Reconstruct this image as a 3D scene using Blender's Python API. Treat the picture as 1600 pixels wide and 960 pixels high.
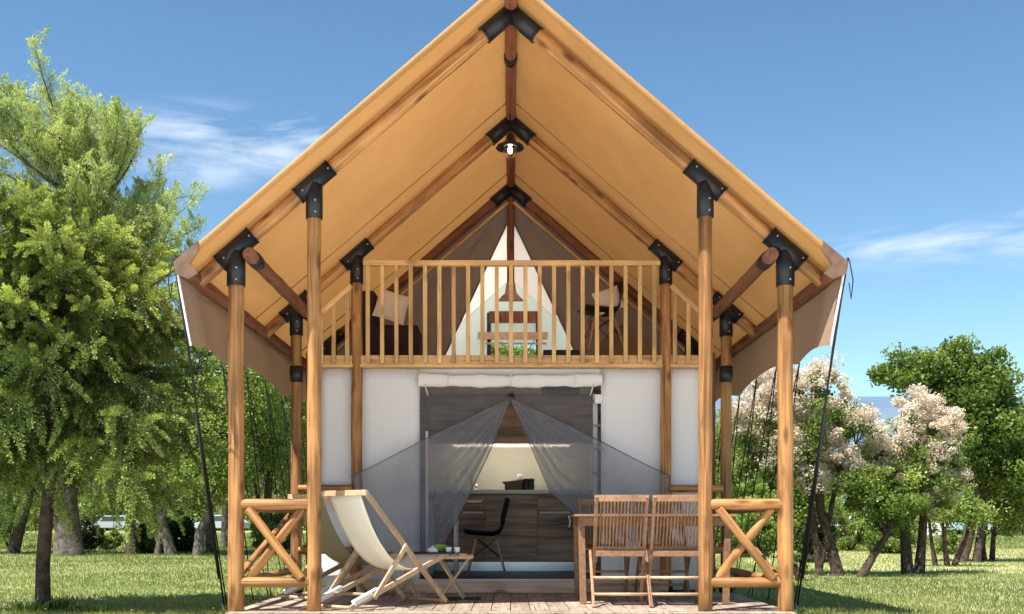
import bpy, bmesh, math, random
import numpy as np
from mathutils import Vector, Matrix
random.seed(7); rng = np.random.default_rng(7)
S = bpy.context.scene
for o in list(bpy.data.objects): bpy.data.objects.remove(o)
COL = S.collection
R = math.radians
PI = math.pi

# ------------------------------------------------------------ camera, sky, sun, exposure
F = 1700.0          # focal length in photo pixels
H = 0.685           # eye height above the deck boards (deck top is z = 0)
GZ = -0.08          # lawn level
cam = bpy.data.cameras.new('camera'); camo = bpy.data.objects.new('camera', cam); COL.objects.link(camo)
camo.location = (0, 0, H); camo.rotation_euler = (R(90), 0, 0)
cam.sensor_width = 36; cam.lens = 36 * F / 1600
cam.shift_y = 338 / 1600; cam.shift_x = 2 / 1600
cam.clip_start = 0.1; cam.clip_end = 20000
S.camera = camo
SUN_EL, SUN_AZ = R(63), R(226)      # azimuth clockwise from +Y
sdir = Vector((math.sin(SUN_AZ) * math.cos(SUN_EL), math.cos(SUN_AZ) * math.cos(SUN_EL), math.sin(SUN_EL)))
sun = bpy.data.lights.new('sun', 'SUN'); sun.energy = 4.0; sun.angle = R(0.6); sun.color = (1, 0.955, 0.88)
suno = bpy.data.objects.new('sun', sun); COL.objects.link(suno)
suno.rotation_euler = (-sdir).to_track_quat('-Z', 'Y').to_euler()
S.view_settings.view_transform = 'Standard'; S.view_settings.look = 'None'
S.view_settings.gamma = 1; S.view_settings.exposure = 1.45
S.render.resolution_x, S.render.resolution_y = 1024, 614
S.render.engine = 'CYCLES'
S.cycles.max_bounces = 10; S.cycles.transparent_max_bounces = 24
S.cycles.diffuse_bounces = 5; S.cycles.transmission_bounces = 6

W = bpy.data.worlds.new('World'); S.world = W; W.use_nodes = True
wn = W.node_tree.nodes; wl = W.node_tree.links; wn.clear()
wo = wn.new('ShaderNodeOutputWorld'); wb = wn.new('ShaderNodeBackground'); wb.inputs[1].default_value = 0.070
sk = wn.new('ShaderNodeTexSky'); sk.sky_type = 'NISHITA'; sk.sun_disc = False
sk.sun_elevation = SUN_EL; sk.sun_rotation = SUN_AZ; sk.air_density = 1.0; sk.dust_density = 0.15; sk.ozone_density = 2.6
tc = wn.new('ShaderNodeTexCoord'); mp = wn.new('ShaderNodeMapping'); mp.inputs['Scale'].default_value = (4.5, 4.5, 21.0)
mp.inputs['Location'].default_value = (0.35, 0.2, 0.9)
cn = wn.new('ShaderNodeTexNoise'); cn.inputs['Scale'].default_value = 0.9; cn.inputs['Detail'].default_value = 8; cn.inputs['Roughness'].default_value = 0.6; cn.inputs['Distortion'].default_value = .5
wl.new(tc.outputs['Generated'], mp.inputs[0]); wl.new(mp.outputs[0], cn.inputs[0])
def dirmask(x, y, rx, rz):      # soft elliptical patch of thin cloud round a sky direction
    v = Vector((x - 798, F, 818 - y)).normalized()
    s = wn.new('ShaderNodeVectorMath'); s.operation = 'SUBTRACT'; s.inputs[1].default_value = v
    wl.new(tc.outputs['Generated'], s.inputs[0])
    m = wn.new('ShaderNodeVectorMath'); m.operation = 'MULTIPLY'; m.inputs[1].default_value = (1 / rx, 0.6 / rx, 1 / rz)
    wl.new(s.outputs[0], m.inputs[0])
    l = wn.new('ShaderNodeVectorMath'); l.operation = 'LENGTH'; wl.new(m.outputs[0], l.inputs[0])
    r = wn.new('ShaderNodeMapRange'); r.interpolation_type = 'SMOOTHSTEP'
    r.inputs[1].default_value = 1.0; r.inputs[2].default_value = 0.1; r.inputs[3].default_value = 0; r.inputs[4].default_value = 1
    wl.new(l.outputs['Value'], r.inputs[0]); return r.outputs[0]
acc = None
for a in ((350, 215, .12, .034), (300, 262, .07, .022), (400, 235, .075, .026), (470, 205, .07, .020), (1480, 375, .13, .032), (1590, 362, .12, .034), (1365, 383, .05, .022)):
    m = dirmask(*a)
    if acc is None: acc = m
    else:
        q = wn.new('ShaderNodeMath'); q.operation = 'MAXIMUM'; wl.new(acc, q.inputs[0]); wl.new(m, q.inputs[1]); acc = q.outputs[0]
cr = wn.new('ShaderNodeMapRange'); cr.inputs[1].default_value = 0.42; cr.inputs[2].default_value = 0.60
wl.new(cn.outputs[0], cr.inputs[0])
cm = wn.new('ShaderNodeMath'); cm.operation = 'MULTIPLY'; wl.new(cr.outputs[0], cm.inputs[0]); wl.new(acc, cm.inputs[1])
cm2 = wn.new('ShaderNodeMath'); cm2.operation = 'MULTIPLY'; cm2.inputs[1].default_value = 0.8; wl.new(cm.outputs[0], cm2.inputs[0])
mx = wn.new('ShaderNodeMixRGB'); mx.inputs[2].default_value = (5.2, 5.7, 6.6, 1)
tint = wn.new('ShaderNodeMixRGB'); tint.blend_type = 'MULTIPLY'; tint.inputs[0].default_value = 1; tint.inputs[2].default_value = (.84, 1.0, .98, 1)
wl.new(sk.outputs[0], tint.inputs[1])
sz_ = wn.new('ShaderNodeSeparateXYZ'); wl.new(tc.outputs['Generated'], sz_.inputs[0])
el_ = wn.new('ShaderNodeMapRange'); el_.inputs[1].default_value = .02; el_.inputs[2].default_value = .50; wl.new(sz_.outputs['Z'], el_.inputs[0])
tz_ = wn.new('ShaderNodeMixRGB'); tz_.inputs[1].default_value = (.92, 1.06, 1.0, 1); tz_.inputs[2].default_value = (.62, .80, .86, 1)
wl.new(el_.outputs[0], tz_.inputs[0]); wl.new(tz_.outputs[0], tint.inputs[2])
wl.new(cm2.outputs[0], mx.inputs[0]); wl.new(tint.outputs[0], mx.inputs[1])
wl.new(mx.outputs[0], wb.inputs[0]); wl.new(wb.outputs[0], wo.inputs[0])

# ------------------------------------------------------------ helpers
def P(px, py, d): return Vector(((px - 798) * d / F, d, H + (818 - py) * d / F))
def tag(o, label=None, cat=None, group=None, kind=None):
    if label: o['label'] = label
    if cat: o['category'] = cat
    if group: o['group'] = group
    if kind: o['kind'] = kind
    return o
def empty(name, loc=(0, 0, 0), rz=0, parent=None):
    o = bpy.data.objects.new(name, None); COL.objects.link(o); o.location = loc; o.rotation_euler = (0, 0, rz); o.empty_display_size = 0.2
    if parent: o.parent = parent
    return o
def origin_of(parent):
    v = Vector((0, 0, 0))
    while parent: v += parent.location; parent = parent.parent
    return v
class MB:
    def __init__(s): s.v = []; s.f = []; s.sm = []
    def add(s, vs, fs, smooth=False):
        n = len(s.v); s.v += [tuple(v) for v in vs]; s.f += [tuple(i + n for i in f) for f in fs]; s.sm += [smooth] * len(fs); return s
    def box(s, c, d, rz=0.0, M=None):
        hx, hy, hz = d[0] / 2, d[1] / 2, d[2] / 2; ca, sa = math.cos(rz), math.sin(rz); vs = []
        for x, y, z in ((-1,-1,-1),(1,-1,-1),(1,1,-1),(-1,1,-1),(-1,-1,1),(1,-1,1),(1,1,1),(-1,1,1)):
            p = Vector((x*hx, y*hy, z*hz))
            if M: p = M @ p
            vs.append((c[0] + p.x*ca - p.y*sa, c[1] + p.x*sa + p.y*ca, c[2] + p.z))
        return s.add(vs, [(0,3,2,1),(4,5,6,7),(0,1,5,4),(1,2,6,5),(2,3,7,6),(3,0,4,7)])
    def bar(s, a, b, w, t, up=(0, 0, 1)):           # rectangular bar from a to b
        a = Vector(a); b = Vector(b); z = (b - a).normalized(); u = Vector(up)
        if abs(z.dot(u)) > .99: u = Vector((0, 1, 0))
        x = z.cross(u).normalized(); y = x.cross(z)
        vs = []
        for p in (a, b):
            for i, j in ((-1,-1),(1,-1),(1,1),(-1,1)): vs.append(p + x*i*w/2 + y*j*t/2)
        return s.add(vs, [(0,3,2,1),(4,5,6,7),(0,1,5,4),(1,2,6,5),(2,3,7,6),(3,0,4,7)])
    def tube(s, pts, r, n=10, caps=True, sx=1.0):
        pts = [Vector(p) for p in pts]; rs = r if isinstance(r, (list, tuple)) else [r] * len(pts)
        rings = []; pu = None
        for i, p in enumerate(pts):
            t = (pts[min(i+1, len(pts)-1)] - pts[max(i-1, 0)]).normalized()
            u = pu if pu else (Vector((0,0,1)) if abs(t.z) < .9 else Vector((1,0,0)))
            x = t.cross(u).normalized(); y = x.cross(t).normalized(); pu = y
            rings.append([p + (x*math.cos(2*PI*k/n)*sx + y*math.sin(2*PI*k/n))*rs[i] for k in range(n)])
        vs = [v for g in rings for v in g]; fs = []
        for i in range(len(pts)-1):
            for k in range(n): fs.append((i*n+k, i*n+(k+1)%n, (i+1)*n+(k+1)%n, (i+1)*n+k))
        s.add(vs, fs, True)
        if caps:
            m = len(s.v) - len(vs)
            s.f.append(tuple(m + k for k in reversed(range(n)))); s.sm.append(False)
            s.f.append(tuple(m + (len(pts)-1)*n + k for k in range(n))); s.sm.append(False)
        return s
    def lathe(s, prof, c=(0,0,0), n=20):
        vs = []; fs = []
        for r, z in prof:
            for k in range(n): vs.append((c[0]+r*math.cos(2*PI*k/n), c[1]+r*math.sin(2*PI*k/n), c[2]+z))
        for i in range(len(prof)-1):
            for k in range(n): fs.append((i*n+k, i*n+(k+1)%n, (i+1)*n+(k+1)%n, (i+1)*n+k))
        return s.add(vs, fs, True)
    def grid(s, fn, nu, nv, smooth=True):
        vs = [fn(i/nu, j/nv) for j in range(nv+1) for i in range(nu+1)]
        return s.add(vs, [(j*(nu+1)+i, j*(nu+1)+i+1, (j+1)*(nu+1)+i+1, (j+1)*(nu+1)+i) for j in range(nv) for i in range(nu)], smooth)
    def prism(s, poly, y0, y1, sheet=False):                     # polygon in (x, z) extruded along y
        n = len(poly)
        if sheet: return s.add([(x, y0, z) for x, z in poly], [tuple(range(n))])
        vs = [(x, y0, z) for x, z in poly] + [(x, y1, z) for x, z in poly]
        return s.add(vs, [tuple(range(n)), tuple(reversed(range(n, 2*n)))] + [(i, i+n, (i+1)%n+n, (i+1)%n) for i in range(n)])
    def mesh(s, name, mat):
        me = bpy.data.meshes.new(name); me.from_pydata(s.v, [], s.f)
        me.polygons.foreach_set('use_smooth', s.sm); me.materials.append(mat); me.update(); return me
    def build(s, name, mat, parent=None, loc=None, world=False, bevel=0, solid=0, kind=None, rot=None):
        if world and parent:
            o0 = origin_of(parent); s.v = [(v[0]-o0.x, v[1]-o0.y, v[2]-o0.z) for v in s.v]
        o = bpy.data.objects.new(name, s.mesh(name, mat)); COL.objects.link(o)
        if parent: o.parent = parent
        if loc is not None: o.location = loc
        if rot is not None: o.rotation_euler = rot
        if solid:
            m = o.modifiers.new('solid', 'SOLIDIFY'); m.thickness = solid
        if bevel:
            m = o.modifiers.new('bevel', 'BEVEL'); m.width = bevel; m.segments = 2; m.limit_method = 'ANGLE'
        if kind: o['kind'] = kind
        return o
def pole(name, a, b, r, mat, parent, n=16, r2=None, wob=True):
    """round timber from world point a to b, built along its own Z so the grain follows it"""
    a = Vector(a); b = Vector(b); L = (b-a).length; k = max(2, int(L/0.25)); r2 = r2 or r
    mb = MB(); pts = []; rs = []
    for i in range(k+1):
        t = i/k; j = 0.0035 if wob else 0
        pts.append((random.uniform(-j, j), random.uniform(-j, j), L*t)); rs.append((r+(r2-r)*t)*(1+random.uniform(-.025, .025)*(1 if wob else 0)))
    pts[0] = (0,0,0); pts[-1] = (0,0,L)
    pts = [(0,0,0.0)] + [(0,0,.005)] + pts[1:-1] + [(0,0,L-.005)] + [(0,0,L)]
    rs = [rs[0]*.93, rs[0]] + rs[1:-1] + [rs[-1]] + [rs[-1]*.93]
    mb.tube(pts, rs, n)
    o = mb.build(name, mat, parent)
    o.rotation_mode = 'QUATERNION'; o.rotation_quaternion = (b-a).to_track_quat('Z', 'Y')
    o.location = a - (origin_of(parent) if parent else Vector())
    return o
def copy_tree(o, parent=None):
    c = o.copy(); COL.objects.link(c)
    if parent: c.parent = parent
    for ch in [x for x in bpy.data.objects if x.parent == o and x != c]: copy_tree(ch, c)
    return c

# ------------------------------------------------------------ materials
def mat(name, col, rough=0.6, spec=0.3, metal=0, bump=None, noise=None, trans=0, sheen=0):
    m = bpy.data.materials.new(name); m.use_nodes = True; nt = m.node_tree; b = nt.nodes['Principled BSDF']
    b.inputs['Base Color'].default_value = (*col, 1); b.inputs['Roughness'].default_value = rough
    b.inputs['Specular IOR Level'].default_value = spec; b.inputs['Metallic'].default_value = metal
    g = nt.nodes.new('ShaderNodeTexCoord')
    if noise:
        sc, col2, amt = noise
        n = nt.nodes.new('ShaderNodeTexNoise'); n.inputs['Scale'].default_value = sc; n.inputs['Detail'].default_value = 6
        nt.links.new(g.outputs['Object'], n.inputs[0])
        r = nt.nodes.new('ShaderNodeMapRange'); r.inputs[1].default_value = .35; r.inputs[2].default_value = .65; r.inputs[4].default_value = amt
        nt.links.new(n.outputs[0], r.inputs[0])
        x = nt.nodes.new('ShaderNodeMixRGB'); x.inputs[1].default_value = (*col, 1); x.inputs[2].default_value = (*col2, 1)
        nt.links.new(r.outputs[0], x.inputs[0]); nt.links.new(x.outputs[0], b.inputs['Base Color'])
    if bump:
        sc, st = bump
        n2 = nt.nodes.new('ShaderNodeTexNoise'); n2.inputs['Scale'].default_value = sc; n2.inputs['Detail'].default_value = 4
        nt.links.new(g.outputs['Object'], n2.inputs[0])
        bu = nt.nodes.new('ShaderNodeBump'); bu.inputs['Strength'].default_value = st; bu.inputs['Distance'].default_value = 0.02
        nt.links.new(n2.outputs[0], bu.inputs['Height']); nt.links.new(bu.outputs[0], b.inputs['Normal'])
    return m
def wood(name, c1, c2, knots=True, scale=(34, 34, 1.6), rough=0.55, knot=(0.10, 0.035, 0.012), var=0.25):
    m = bpy.data.materials.new(name); m.use_nodes = True; nt = m.node_tree; L = nt.links; N = nt.nodes
    b = N['Principled BSDF']; b.inputs['Roughness'].default_value = rough; b.inputs['Specular IOR Level'].default_value = .3
    g = N.new('ShaderNodeTexCoord'); oi = N.new('ShaderNodeObjectInfo')
    off = N.new('ShaderNodeVectorMath'); off.operation = 'SCALE'; off.inputs['Scale'].default_value = 37.0
    cx = N.new('ShaderNodeCombineXYZ')
    for i in range(3): L.new(oi.outputs['Random'], cx.inputs[i])
    L.new(cx.outputs[0], off.inputs[0])
    ad = N.new('ShaderNodeVectorMath'); L.new(g.outputs['Object'], ad.inputs[0]); L.new(off.outputs[0], ad.inputs[1])
    mp = N.new('ShaderNodeMapping'); mp.inputs['Scale'].default_value = scale; L.new(ad.outputs[0], mp.inputs[0])
    n = N.new('ShaderNodeTexNoise'); n.inputs['Scale'].default_value = 1; n.inputs['Detail'].default_value = 7; n.inputs['Distortion'].default_value = .6
    L.new(mp.outputs[0], n.inputs[0])
    r = N.new('ShaderNodeValToRGB'); r.color_ramp.elements[0].position = .32; r.color_ramp.elements[0].color = (*c2, 1)
    r.color_ramp.elements[1].position = .62; r.color_ramp.elements[1].color = (*c1, 1); L.new(n.outputs[0], r.inputs[0])
    out = r.outputs[0]
    n3 = N.new('ShaderNodeTexNoise'); n3.inputs['Scale'].default_value = 2.2; n3.inputs['Detail'].default_value = 3; L.new(ad.outputs[0], n3.inputs[0])
    mr3 = N.new('ShaderNodeMapRange'); mr3.inputs[1].default_value = .3; mr3.inputs[2].default_value = .7; mr3.inputs[3].default_value = 1-var; mr3.inputs[4].default_value = 1+var*.6
    L.new(n3.outputs[0], mr3.inputs[0])
    mm = N.new('ShaderNodeMixRGB'); mm.blend_type = 'MULTIPLY'; mm.inputs[0].default_value = 1; L.new(out, mm.inputs[1]); L.new(mr3.outputs[0], mm.inputs[2]); out = mm.outputs[0]
    hv = N.new('ShaderNodeMapRange'); hv.inputs[3].default_value = .76; hv.inputs[4].default_value = 1.14; L.new(oi.outputs['Random'], hv.inputs[0])
    m5 = N.new('ShaderNodeMixRGB'); m5.blend_type = 'MULTIPLY'; m5.inputs[0].default_value = 1; L.new(out, m5.inputs[1]); L.new(hv.outputs[0], m5.inputs[2]); out = m5.outputs[0]
    if knots:
        mp2 = N.new('ShaderNodeMapping'); mp2.inputs['Scale'].default_value = tuple(3.4 if q == min(scale) else 9 for q in scale); L.new(ad.outputs[0], mp2.inputs[0])
        v = N.new('ShaderNodeTexVoronoi'); v.inputs['Scale'].default_value = 1; L.new(mp2.outputs[0], v.inputs[0])
        kr = N.new('ShaderNodeMapRange'); kr.inputs[1].default_value = .30; kr.inputs[2].default_value = .10; kr.inputs[4].default_value = .8
        L.new(v.outputs['Distance'], kr.inputs[0])
        k2 = N.new('ShaderNodeMixRGB'); k2.inputs[2].default_value = (*knot, 1); L.new(kr.outputs[0], k2.inputs[0]); L.new(out, k2.inputs[1]); out = k2.outputs[0]
        # long drying cracks
        mp3 = N.new('ShaderNodeMapping'); mp3.inputs['Scale'].default_value = tuple(.9 if q == min(scale) else 60 for q in scale); L.new(ad.outputs[0], mp3.inputs[0])
        n4 = N.new('ShaderNodeTexNoise'); n4.inputs['Scale'].default_value = .8; n4.inputs['Detail'].default_value = 1; L.new(mp3.outputs[0], n4.inputs[0])
        c4 = N.new('ShaderNodeMapRange'); c4.inputs[1].default_value = .345; c4.inputs[2].default_value = .29; c4.inputs[4].default_value = .75; L.new(n4.outputs[0], c4.inputs[0])
        k3 = N.new('ShaderNodeMixRGB'); k3.inputs[2].default_value = (*knot, 1); L.new(c4.outputs[0], k3.inputs[0]); L.new(out, k3.inputs[1]); out = k3.outputs[0]
    L.new(out, b.inputs['Base Color'])
    bu = N.new('ShaderNodeBump'); bu.inputs['Strength'].default_value = .25; bu.inputs['Distance'].default_value = .01
    L.new(n.outputs[0], bu.inputs['Height']); L.new(bu.outputs[0], b.inputs['Normal'])
    return m
def cloth(name, col, tr=0.35, tcol=None, rough=.85, wave=0.12, fine=400, col2=None, sc2=1.5):
    m = bpy.data.materials.new(name); m.use_nodes = True; nt = m.node_tree; L = nt.links; N = nt.nodes
    b = N['Principled BSDF']; b.inputs['Roughness'].default_value = rough; b.inputs['Specular IOR Level'].default_value = .15
    b.inputs['Base Color'].default_value = (*col, 1)
    o = N['Material Output']; t = N.new('ShaderNodeBsdfTranslucent'); t.inputs[0].default_value = (*(tcol or col), 1)
    g = N.new('ShaderNodeTexCoord')
    n1 = N.new('ShaderNodeTexNoise'); n1.inputs['Scale'].default_value = 3; n1.inputs['Detail'].default_value = 3; L.new(g.outputs['Object'], n1.inputs[0])
    n2 = N.new('ShaderNodeTexNoise'); n2.inputs['Scale'].default_value = fine; L.new(g.outputs['Object'], n2.inputs[0])
    b1 = N.new('ShaderNodeBump'); b1.inputs['Strength'].default_value = wave; b1.inputs['Distance'].default_value = .06; L.new(n1.outputs[0], b1.inputs['Height'])
    b2 = N.new('ShaderNodeBump'); b2.inputs['Strength'].default_value = .25; b2.inputs['Distance'].default_value = .002; L.new(n2.outputs[0], b2.inputs['Height']); L.new(b1.outputs[0], b2.inputs['Normal'])
    L.new(b2.outputs[0], b.inputs['Normal']); L.new(b1.outputs[0], t.inputs['Normal'])
    if col2:
        n5 = N.new('ShaderNodeTexNoise'); n5.inputs['Scale'].default_value = sc2; n5.inputs['Detail'].default_value = 5; L.new(g.outputs['Object'], n5.inputs[0])
        x = N.new('ShaderNodeMixRGB'); x.inputs[1].default_value = (*col, 1); x.inputs[2].default_value = (*col2, 1)
        r5 = N.new('ShaderNodeMapRange'); r5.inputs[1].default_value = .35; r5.inputs[2].default_value = .7; L.new(n5.outputs[0], r5.inputs[0]); L.new(r5.outputs[0], x.inputs[0]); L.new(x.outputs[0], b.inputs['Base Color'])
    if tr > 0:
        s = N.new('ShaderNodeMixShader'); s.inputs[0].default_value = tr
        L.new(b.outputs[0], s.inputs[1]); L.new(t.outputs[0], s.inputs[2]); L.new(s.outputs[0], o.inputs[0])
    return m
def netting(name, col, dens):
    m = bpy.data.materials.new(name); m.use_nodes = True; nt = m.node_tree; L = nt.links; N = nt.nodes
    b = N['Principled BSDF']; b.inputs['Base Color'].default_value = (*col, 1); b.inputs['Roughness'].default_value = .5
    tl = N.new('ShaderNodeBsdfTranslucent'); tl.inputs[0].default_value = (*col, 1)
    a = N.new('ShaderNodeMixShader'); a.inputs[0].default_value = .4; L.new(b.outputs[0], a.inputs[1]); L.new(tl.outputs[0], a.inputs[2])
    t = N.new('ShaderNodeBsdfTransparent'); s = N.new('ShaderNodeMixShader')
    g = N.new('ShaderNodeTexCoord'); n = N.new('ShaderNodeTexNoise'); n.inputs['Scale'].default_value = 2.5; n.inputs['Detail'].default_value = 2; L.new(g.outputs['Object'], n.inputs[0])
    r = N.new('ShaderNodeMapRange'); r.inputs[1].default_value = .3; r.inputs[2].default_value = .7; r.inputs[3].default_value = dens-.06; r.inputs[4].default_value = dens+.06
    L.new(n.outputs[0], r.inputs[0])
    lw = N.new('ShaderNodeLayerWeight'); lw.inputs[0].default_value = .35; mrl = N.new('ShaderNodeMath'); mrl.operation = 'MULTIPLY_ADD'; mrl.inputs[1].default_value = .9; L.new(lw.outputs['Facing'], mrl.inputs[0]); L.new(r.outputs[0], mrl.inputs[2])
    mrl.use_clamp = True; L.new(mrl.outputs[0], s.inputs[0])
    L.new(t.outputs[0], s.inputs[1]); L.new(a.outputs[0], s.inputs[2]); L.new(s.outputs[0], N['Material Output'].inputs[0]); return m
def leafmat(name, dark, mid, light, tr=0.4, rough=.45, tint=(1.25, 1.3, .6)):
    m = bpy.data.materials.new(name); m.use_nodes = True; nt = m.node_tree; L = nt.links; N = nt.nodes
    b = N['Principled BSDF']; b.inputs['Roughness'].default_value = rough; b.inputs['Specular IOR Level'].default_value = .35
    a = N.new('ShaderNodeAttribute'); a.attribute_name = 'leaf_tone'
    r = N.new('ShaderNodeValToRGB'); e = r.color_ramp.elements; e[0].color = (*dark, 1); e[1].color = (*light, 1)
    q = e.new(.5); q.color = (*mid, 1); L.new(a.outputs['Fac'], r.inputs[0]); L.new(r.outputs[0], b.inputs['Base Color'])
    t = N.new('ShaderNodeBsdfTranslucent'); hs = N.new('ShaderNodeMixRGB'); hs.blend_type = 'MULTIPLY'; hs.inputs[0].default_value = 1; hs.inputs[2].default_value = (*tint, 1)
    L.new(r.outputs[0], hs.inputs[1]); L.new(hs.outputs[0], t.inputs[0])
    s = N.new('ShaderNodeMixShader'); s.inputs[0].default_value = tr; L.new(b.outputs[0], s.inputs[1]); L.new(t.outputs[0], s.inputs[2]); L.new(s.outputs[0], N['Material Output'].inputs[0])
    return m
def emis(name, col, st):
    m = bpy.data.materials.new(name); m.use_nodes = True; b = m.node_tree.nodes['Principled BSDF']
    b.inputs['Emission Color'].default_value = (*col, 1); b.inputs['Emission Strength'].default_value = st; b.inputs['Base Color'].default_value = (*col, 1); return m
def glass(name, col=(1, 1, 1), rough=0.02):
    m = bpy.data.materials.new(name); m.use_nodes = True; b = m.node_tree.nodes['Principled BSDF']
    b.inputs['Transmission Weight'].default_value = 1; b.inputs['Roughness'].default_value = rough; b.inputs['Base Color'].default_value = (*col, 1); b.inputs['IOR'].default_value = 1.45; return m

M = {}
M['pole'] = wood('honey_round_timber', (0.48, 0.235, 0.080), (0.22, 0.092, 0.032), var=.38)
M['pole_dark'] = wood('brown_round_timber', (0.26, 0.105, 0.055), (0.15, 0.055, 0.03))
M['rail'] = wood('pale_planed_timber', (0.76, 0.49, 0.22), (0.60, 0.35, 0.14), scale=(40, 40, 2), knot=(.38, .19, .07))
M['rim'] = wood('pale_rim_board', (0.72, 0.45, 0.20), (0.58, 0.33, 0.13), scale=(1.6, 34, 34), knot=(.3, .14, .05))
M['teak'] = wood('orange_teak', (0.36, 0.20, 0.11), (0.23, 0.12, 0.065), knots=False, scale=(30, 30, 30), var=.2)
M['beech'] = wood('pale_beech', (0.58, 0.40, 0.25), (0.44, 0.28, 0.16), knots=False, scale=(26, 26, 26), var=.2)
M['deck'] = wood('weathered_deck_board', (0.44, 0.345, 0.27), (0.28, 0.21, 0.16), knots=True, scale=(30, 1.4, 30), knot=(.12, .07, .05), var=.2)
M['step'] = wood('pale_step_board', (0.70, 0.50, 0.35), (0.56, 0.38, 0.25), scale=(2, 30, 30), knot=(.25, .13, .07))
M['walnut'] = wood('dark_walnut_laminate', (0.56, 0.36, 0.25), (0.19, 0.11, 0.074), knots=False, scale=(1.3, 6, 16), rough=.4)
M['black'] = mat('black_powder_coated_steel', (0.008, 0.010, 0.013), .42, .4, 0, noise=(6, (.022, .023, .026), .6))
M['bolt'] = mat('zinc_bolt', (.6, .6, .6), .3, .5, .9)
M['canvas'] = cloth('ochre_roof_canvas', (0.53, 0.29, 0.118), .15, (0.62, 0.31, 0.10), col2=(0.44, 0.23, 0.085), wave=.45)
M['seam'] = cloth('stitched_canvas_band', (0.52, 0.29, 0.11), .3, (0.6, 0.3, 0.1))
M['valance'] = cloth('taupe_valance_canvas', (0.34, 0.235, 0.17), .22, (0.36, 0.2, 0.12), wave=.3)
M['white_canvas'] = cloth('off_white_wall_canvas', (0.90, 0.87, 0.87), .16, (0.88, 0.85, 0.84), wave=.26)
M['roll'] = cloth('rolled_beige_canvas', (0.86, 0.82, 0.79), .1, wave=.5)
M['lining'] = cloth('cream_roof_lining', (0.74, 0.66, 0.60), .55, (0.8, 0.70, 0.62), wave=.2)
M['gable'] = cloth('thin_white_gable_cloth', (0.88, 0.88, 0.88), .7, (0.9, 0.9, 0.9), wave=.05)
M['taupe'] = cloth('dark_taupe_partition_canvas', (0.27, 0.225, 0.205), .30, (0.26, 0.22, 0.2), wave=.35)
M['sling'] = cloth('cream_sling_canvas', (0.88, 0.83, 0.71), .2, (0.9, 0.85, 0.75), wave=.08)
M['cushion'] = cloth('ivory_cushion_cloth', (0.82, 0.74, 0.63), 0)
M['net'] = netting('grey_mosquito_net', (0.27, 0.275, 0.29), .42)
M['net2'] = netting('grey_mosquito_net_folded', (0.28, 0.295, 0.335), .44)
M['hem'] = mat('grey_net_hem', (.07, .075, .085), .7)
M['patch'] = mat('dark_brown_corner_patch', (.12, .065, .042), .7, noise=(12, (.2, .12, .08), .8))
M['rope'] = mat('black_cord', (.012, .012, .014), .7, bump=(300, .3))
M['black_plastic'] = mat('black_plastic_shell', (.008, .008, .010), .45, .4)
M['white_paint'] = mat('white_paint', (.78, .76, .74), .45)
M['porcelain'] = mat('white_porcelain', (.8, .82, .85), .2, .5)
M['green_glass'] = mat('green_glazed_ceramic', (.28, .42, .06), .25, .5)
M['counter'] = mat('pale_worktop', (.80, .77, .72), .3, .5, noise=(20, (.72, .69, .64), .5))
M['backsplash'] = mat('glossy_beige_backsplash', (.33, .32, .255), .08, .6)
M['plinth'] = mat('brushed_aluminium_plinth', (.55, .62, .70), .25, .5, .85)
M['darkfloor'] = mat('dark_vinyl_floor', (.05, .035, .03), .4, noise=(4, (.09, .06, .05), 1))
M['sill'] = mat('lilac_grey_sill_strip', (.55, .53, .66), .3, .5, .3)
M['chrome'] = mat('chrome', (.7, .7, .7), .12, .5, 1)
M['steel'] = mat('galvanised_steel', (.45, .46, .48), .4, .5, .9)
M['wicker'] = mat('brown_wicker', (.20, .12, .07), .7, bump=(90, .8), noise=(70, (.08, .04, .02), 1))
M['sofa'] = cloth('dark_plum_upholstery', (.045, .03, .034), 0)
M['mat_green'] = mat('dark_green_mat', (.05, .09, .025), .9, noise=(60, (.02, .04, .01), 1))
M['glass'] = glass('clear_glass')
M['bulb'] = emis('lit_bulb', (1, .86, .66), 2.2)
M['strip'] = emis('lit_kitchen_strip', (1, .93, .82), 20)
M['bark'] = mat('brown_bark', (.105, .075, .06), .9, .1, noise=(14, (.045, .03, .024), 1), bump=(22, 1))
M['bark_grey'] = mat('grey_bark', (.16, .135, .115), .9, .1, noise=(9, (.06, .048, .04), 1), bump=(16, 1))
M['leaf_juniper'] = leafmat('juniper_needles', (.016, .028, .007), (.10, .15, .025), (.54, .62, .16), .16)  # ramp holds the crown's shaded greens and its highlights
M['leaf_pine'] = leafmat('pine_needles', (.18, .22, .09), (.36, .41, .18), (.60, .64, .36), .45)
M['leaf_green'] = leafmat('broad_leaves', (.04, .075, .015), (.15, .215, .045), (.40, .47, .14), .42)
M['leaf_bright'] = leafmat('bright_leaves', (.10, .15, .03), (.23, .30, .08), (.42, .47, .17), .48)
M['leaf_dark'] = leafmat('dark_evergreen_leaves', (.012, .025, .008), (.03, .055, .014), (.07, .11, .03), .25)
M['plume'] = leafmat('smoke_bush_plumes', (.46, .38, .28), (.74, .64, .52), (.9, .82, .70), .4, .8, (1, .95, .88))
M['dry'] = leafmat('dry_brush_twigs', (.22, .17, .13), (.40, .32, .25), (.60, .52, .42), .3, .8, (1, .95, .85))
M['grass_blade'] = leafmat('grass_blades', (.11, .145, .04), (.20, .235, .075), (.38, .38, .17), .5)

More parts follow.
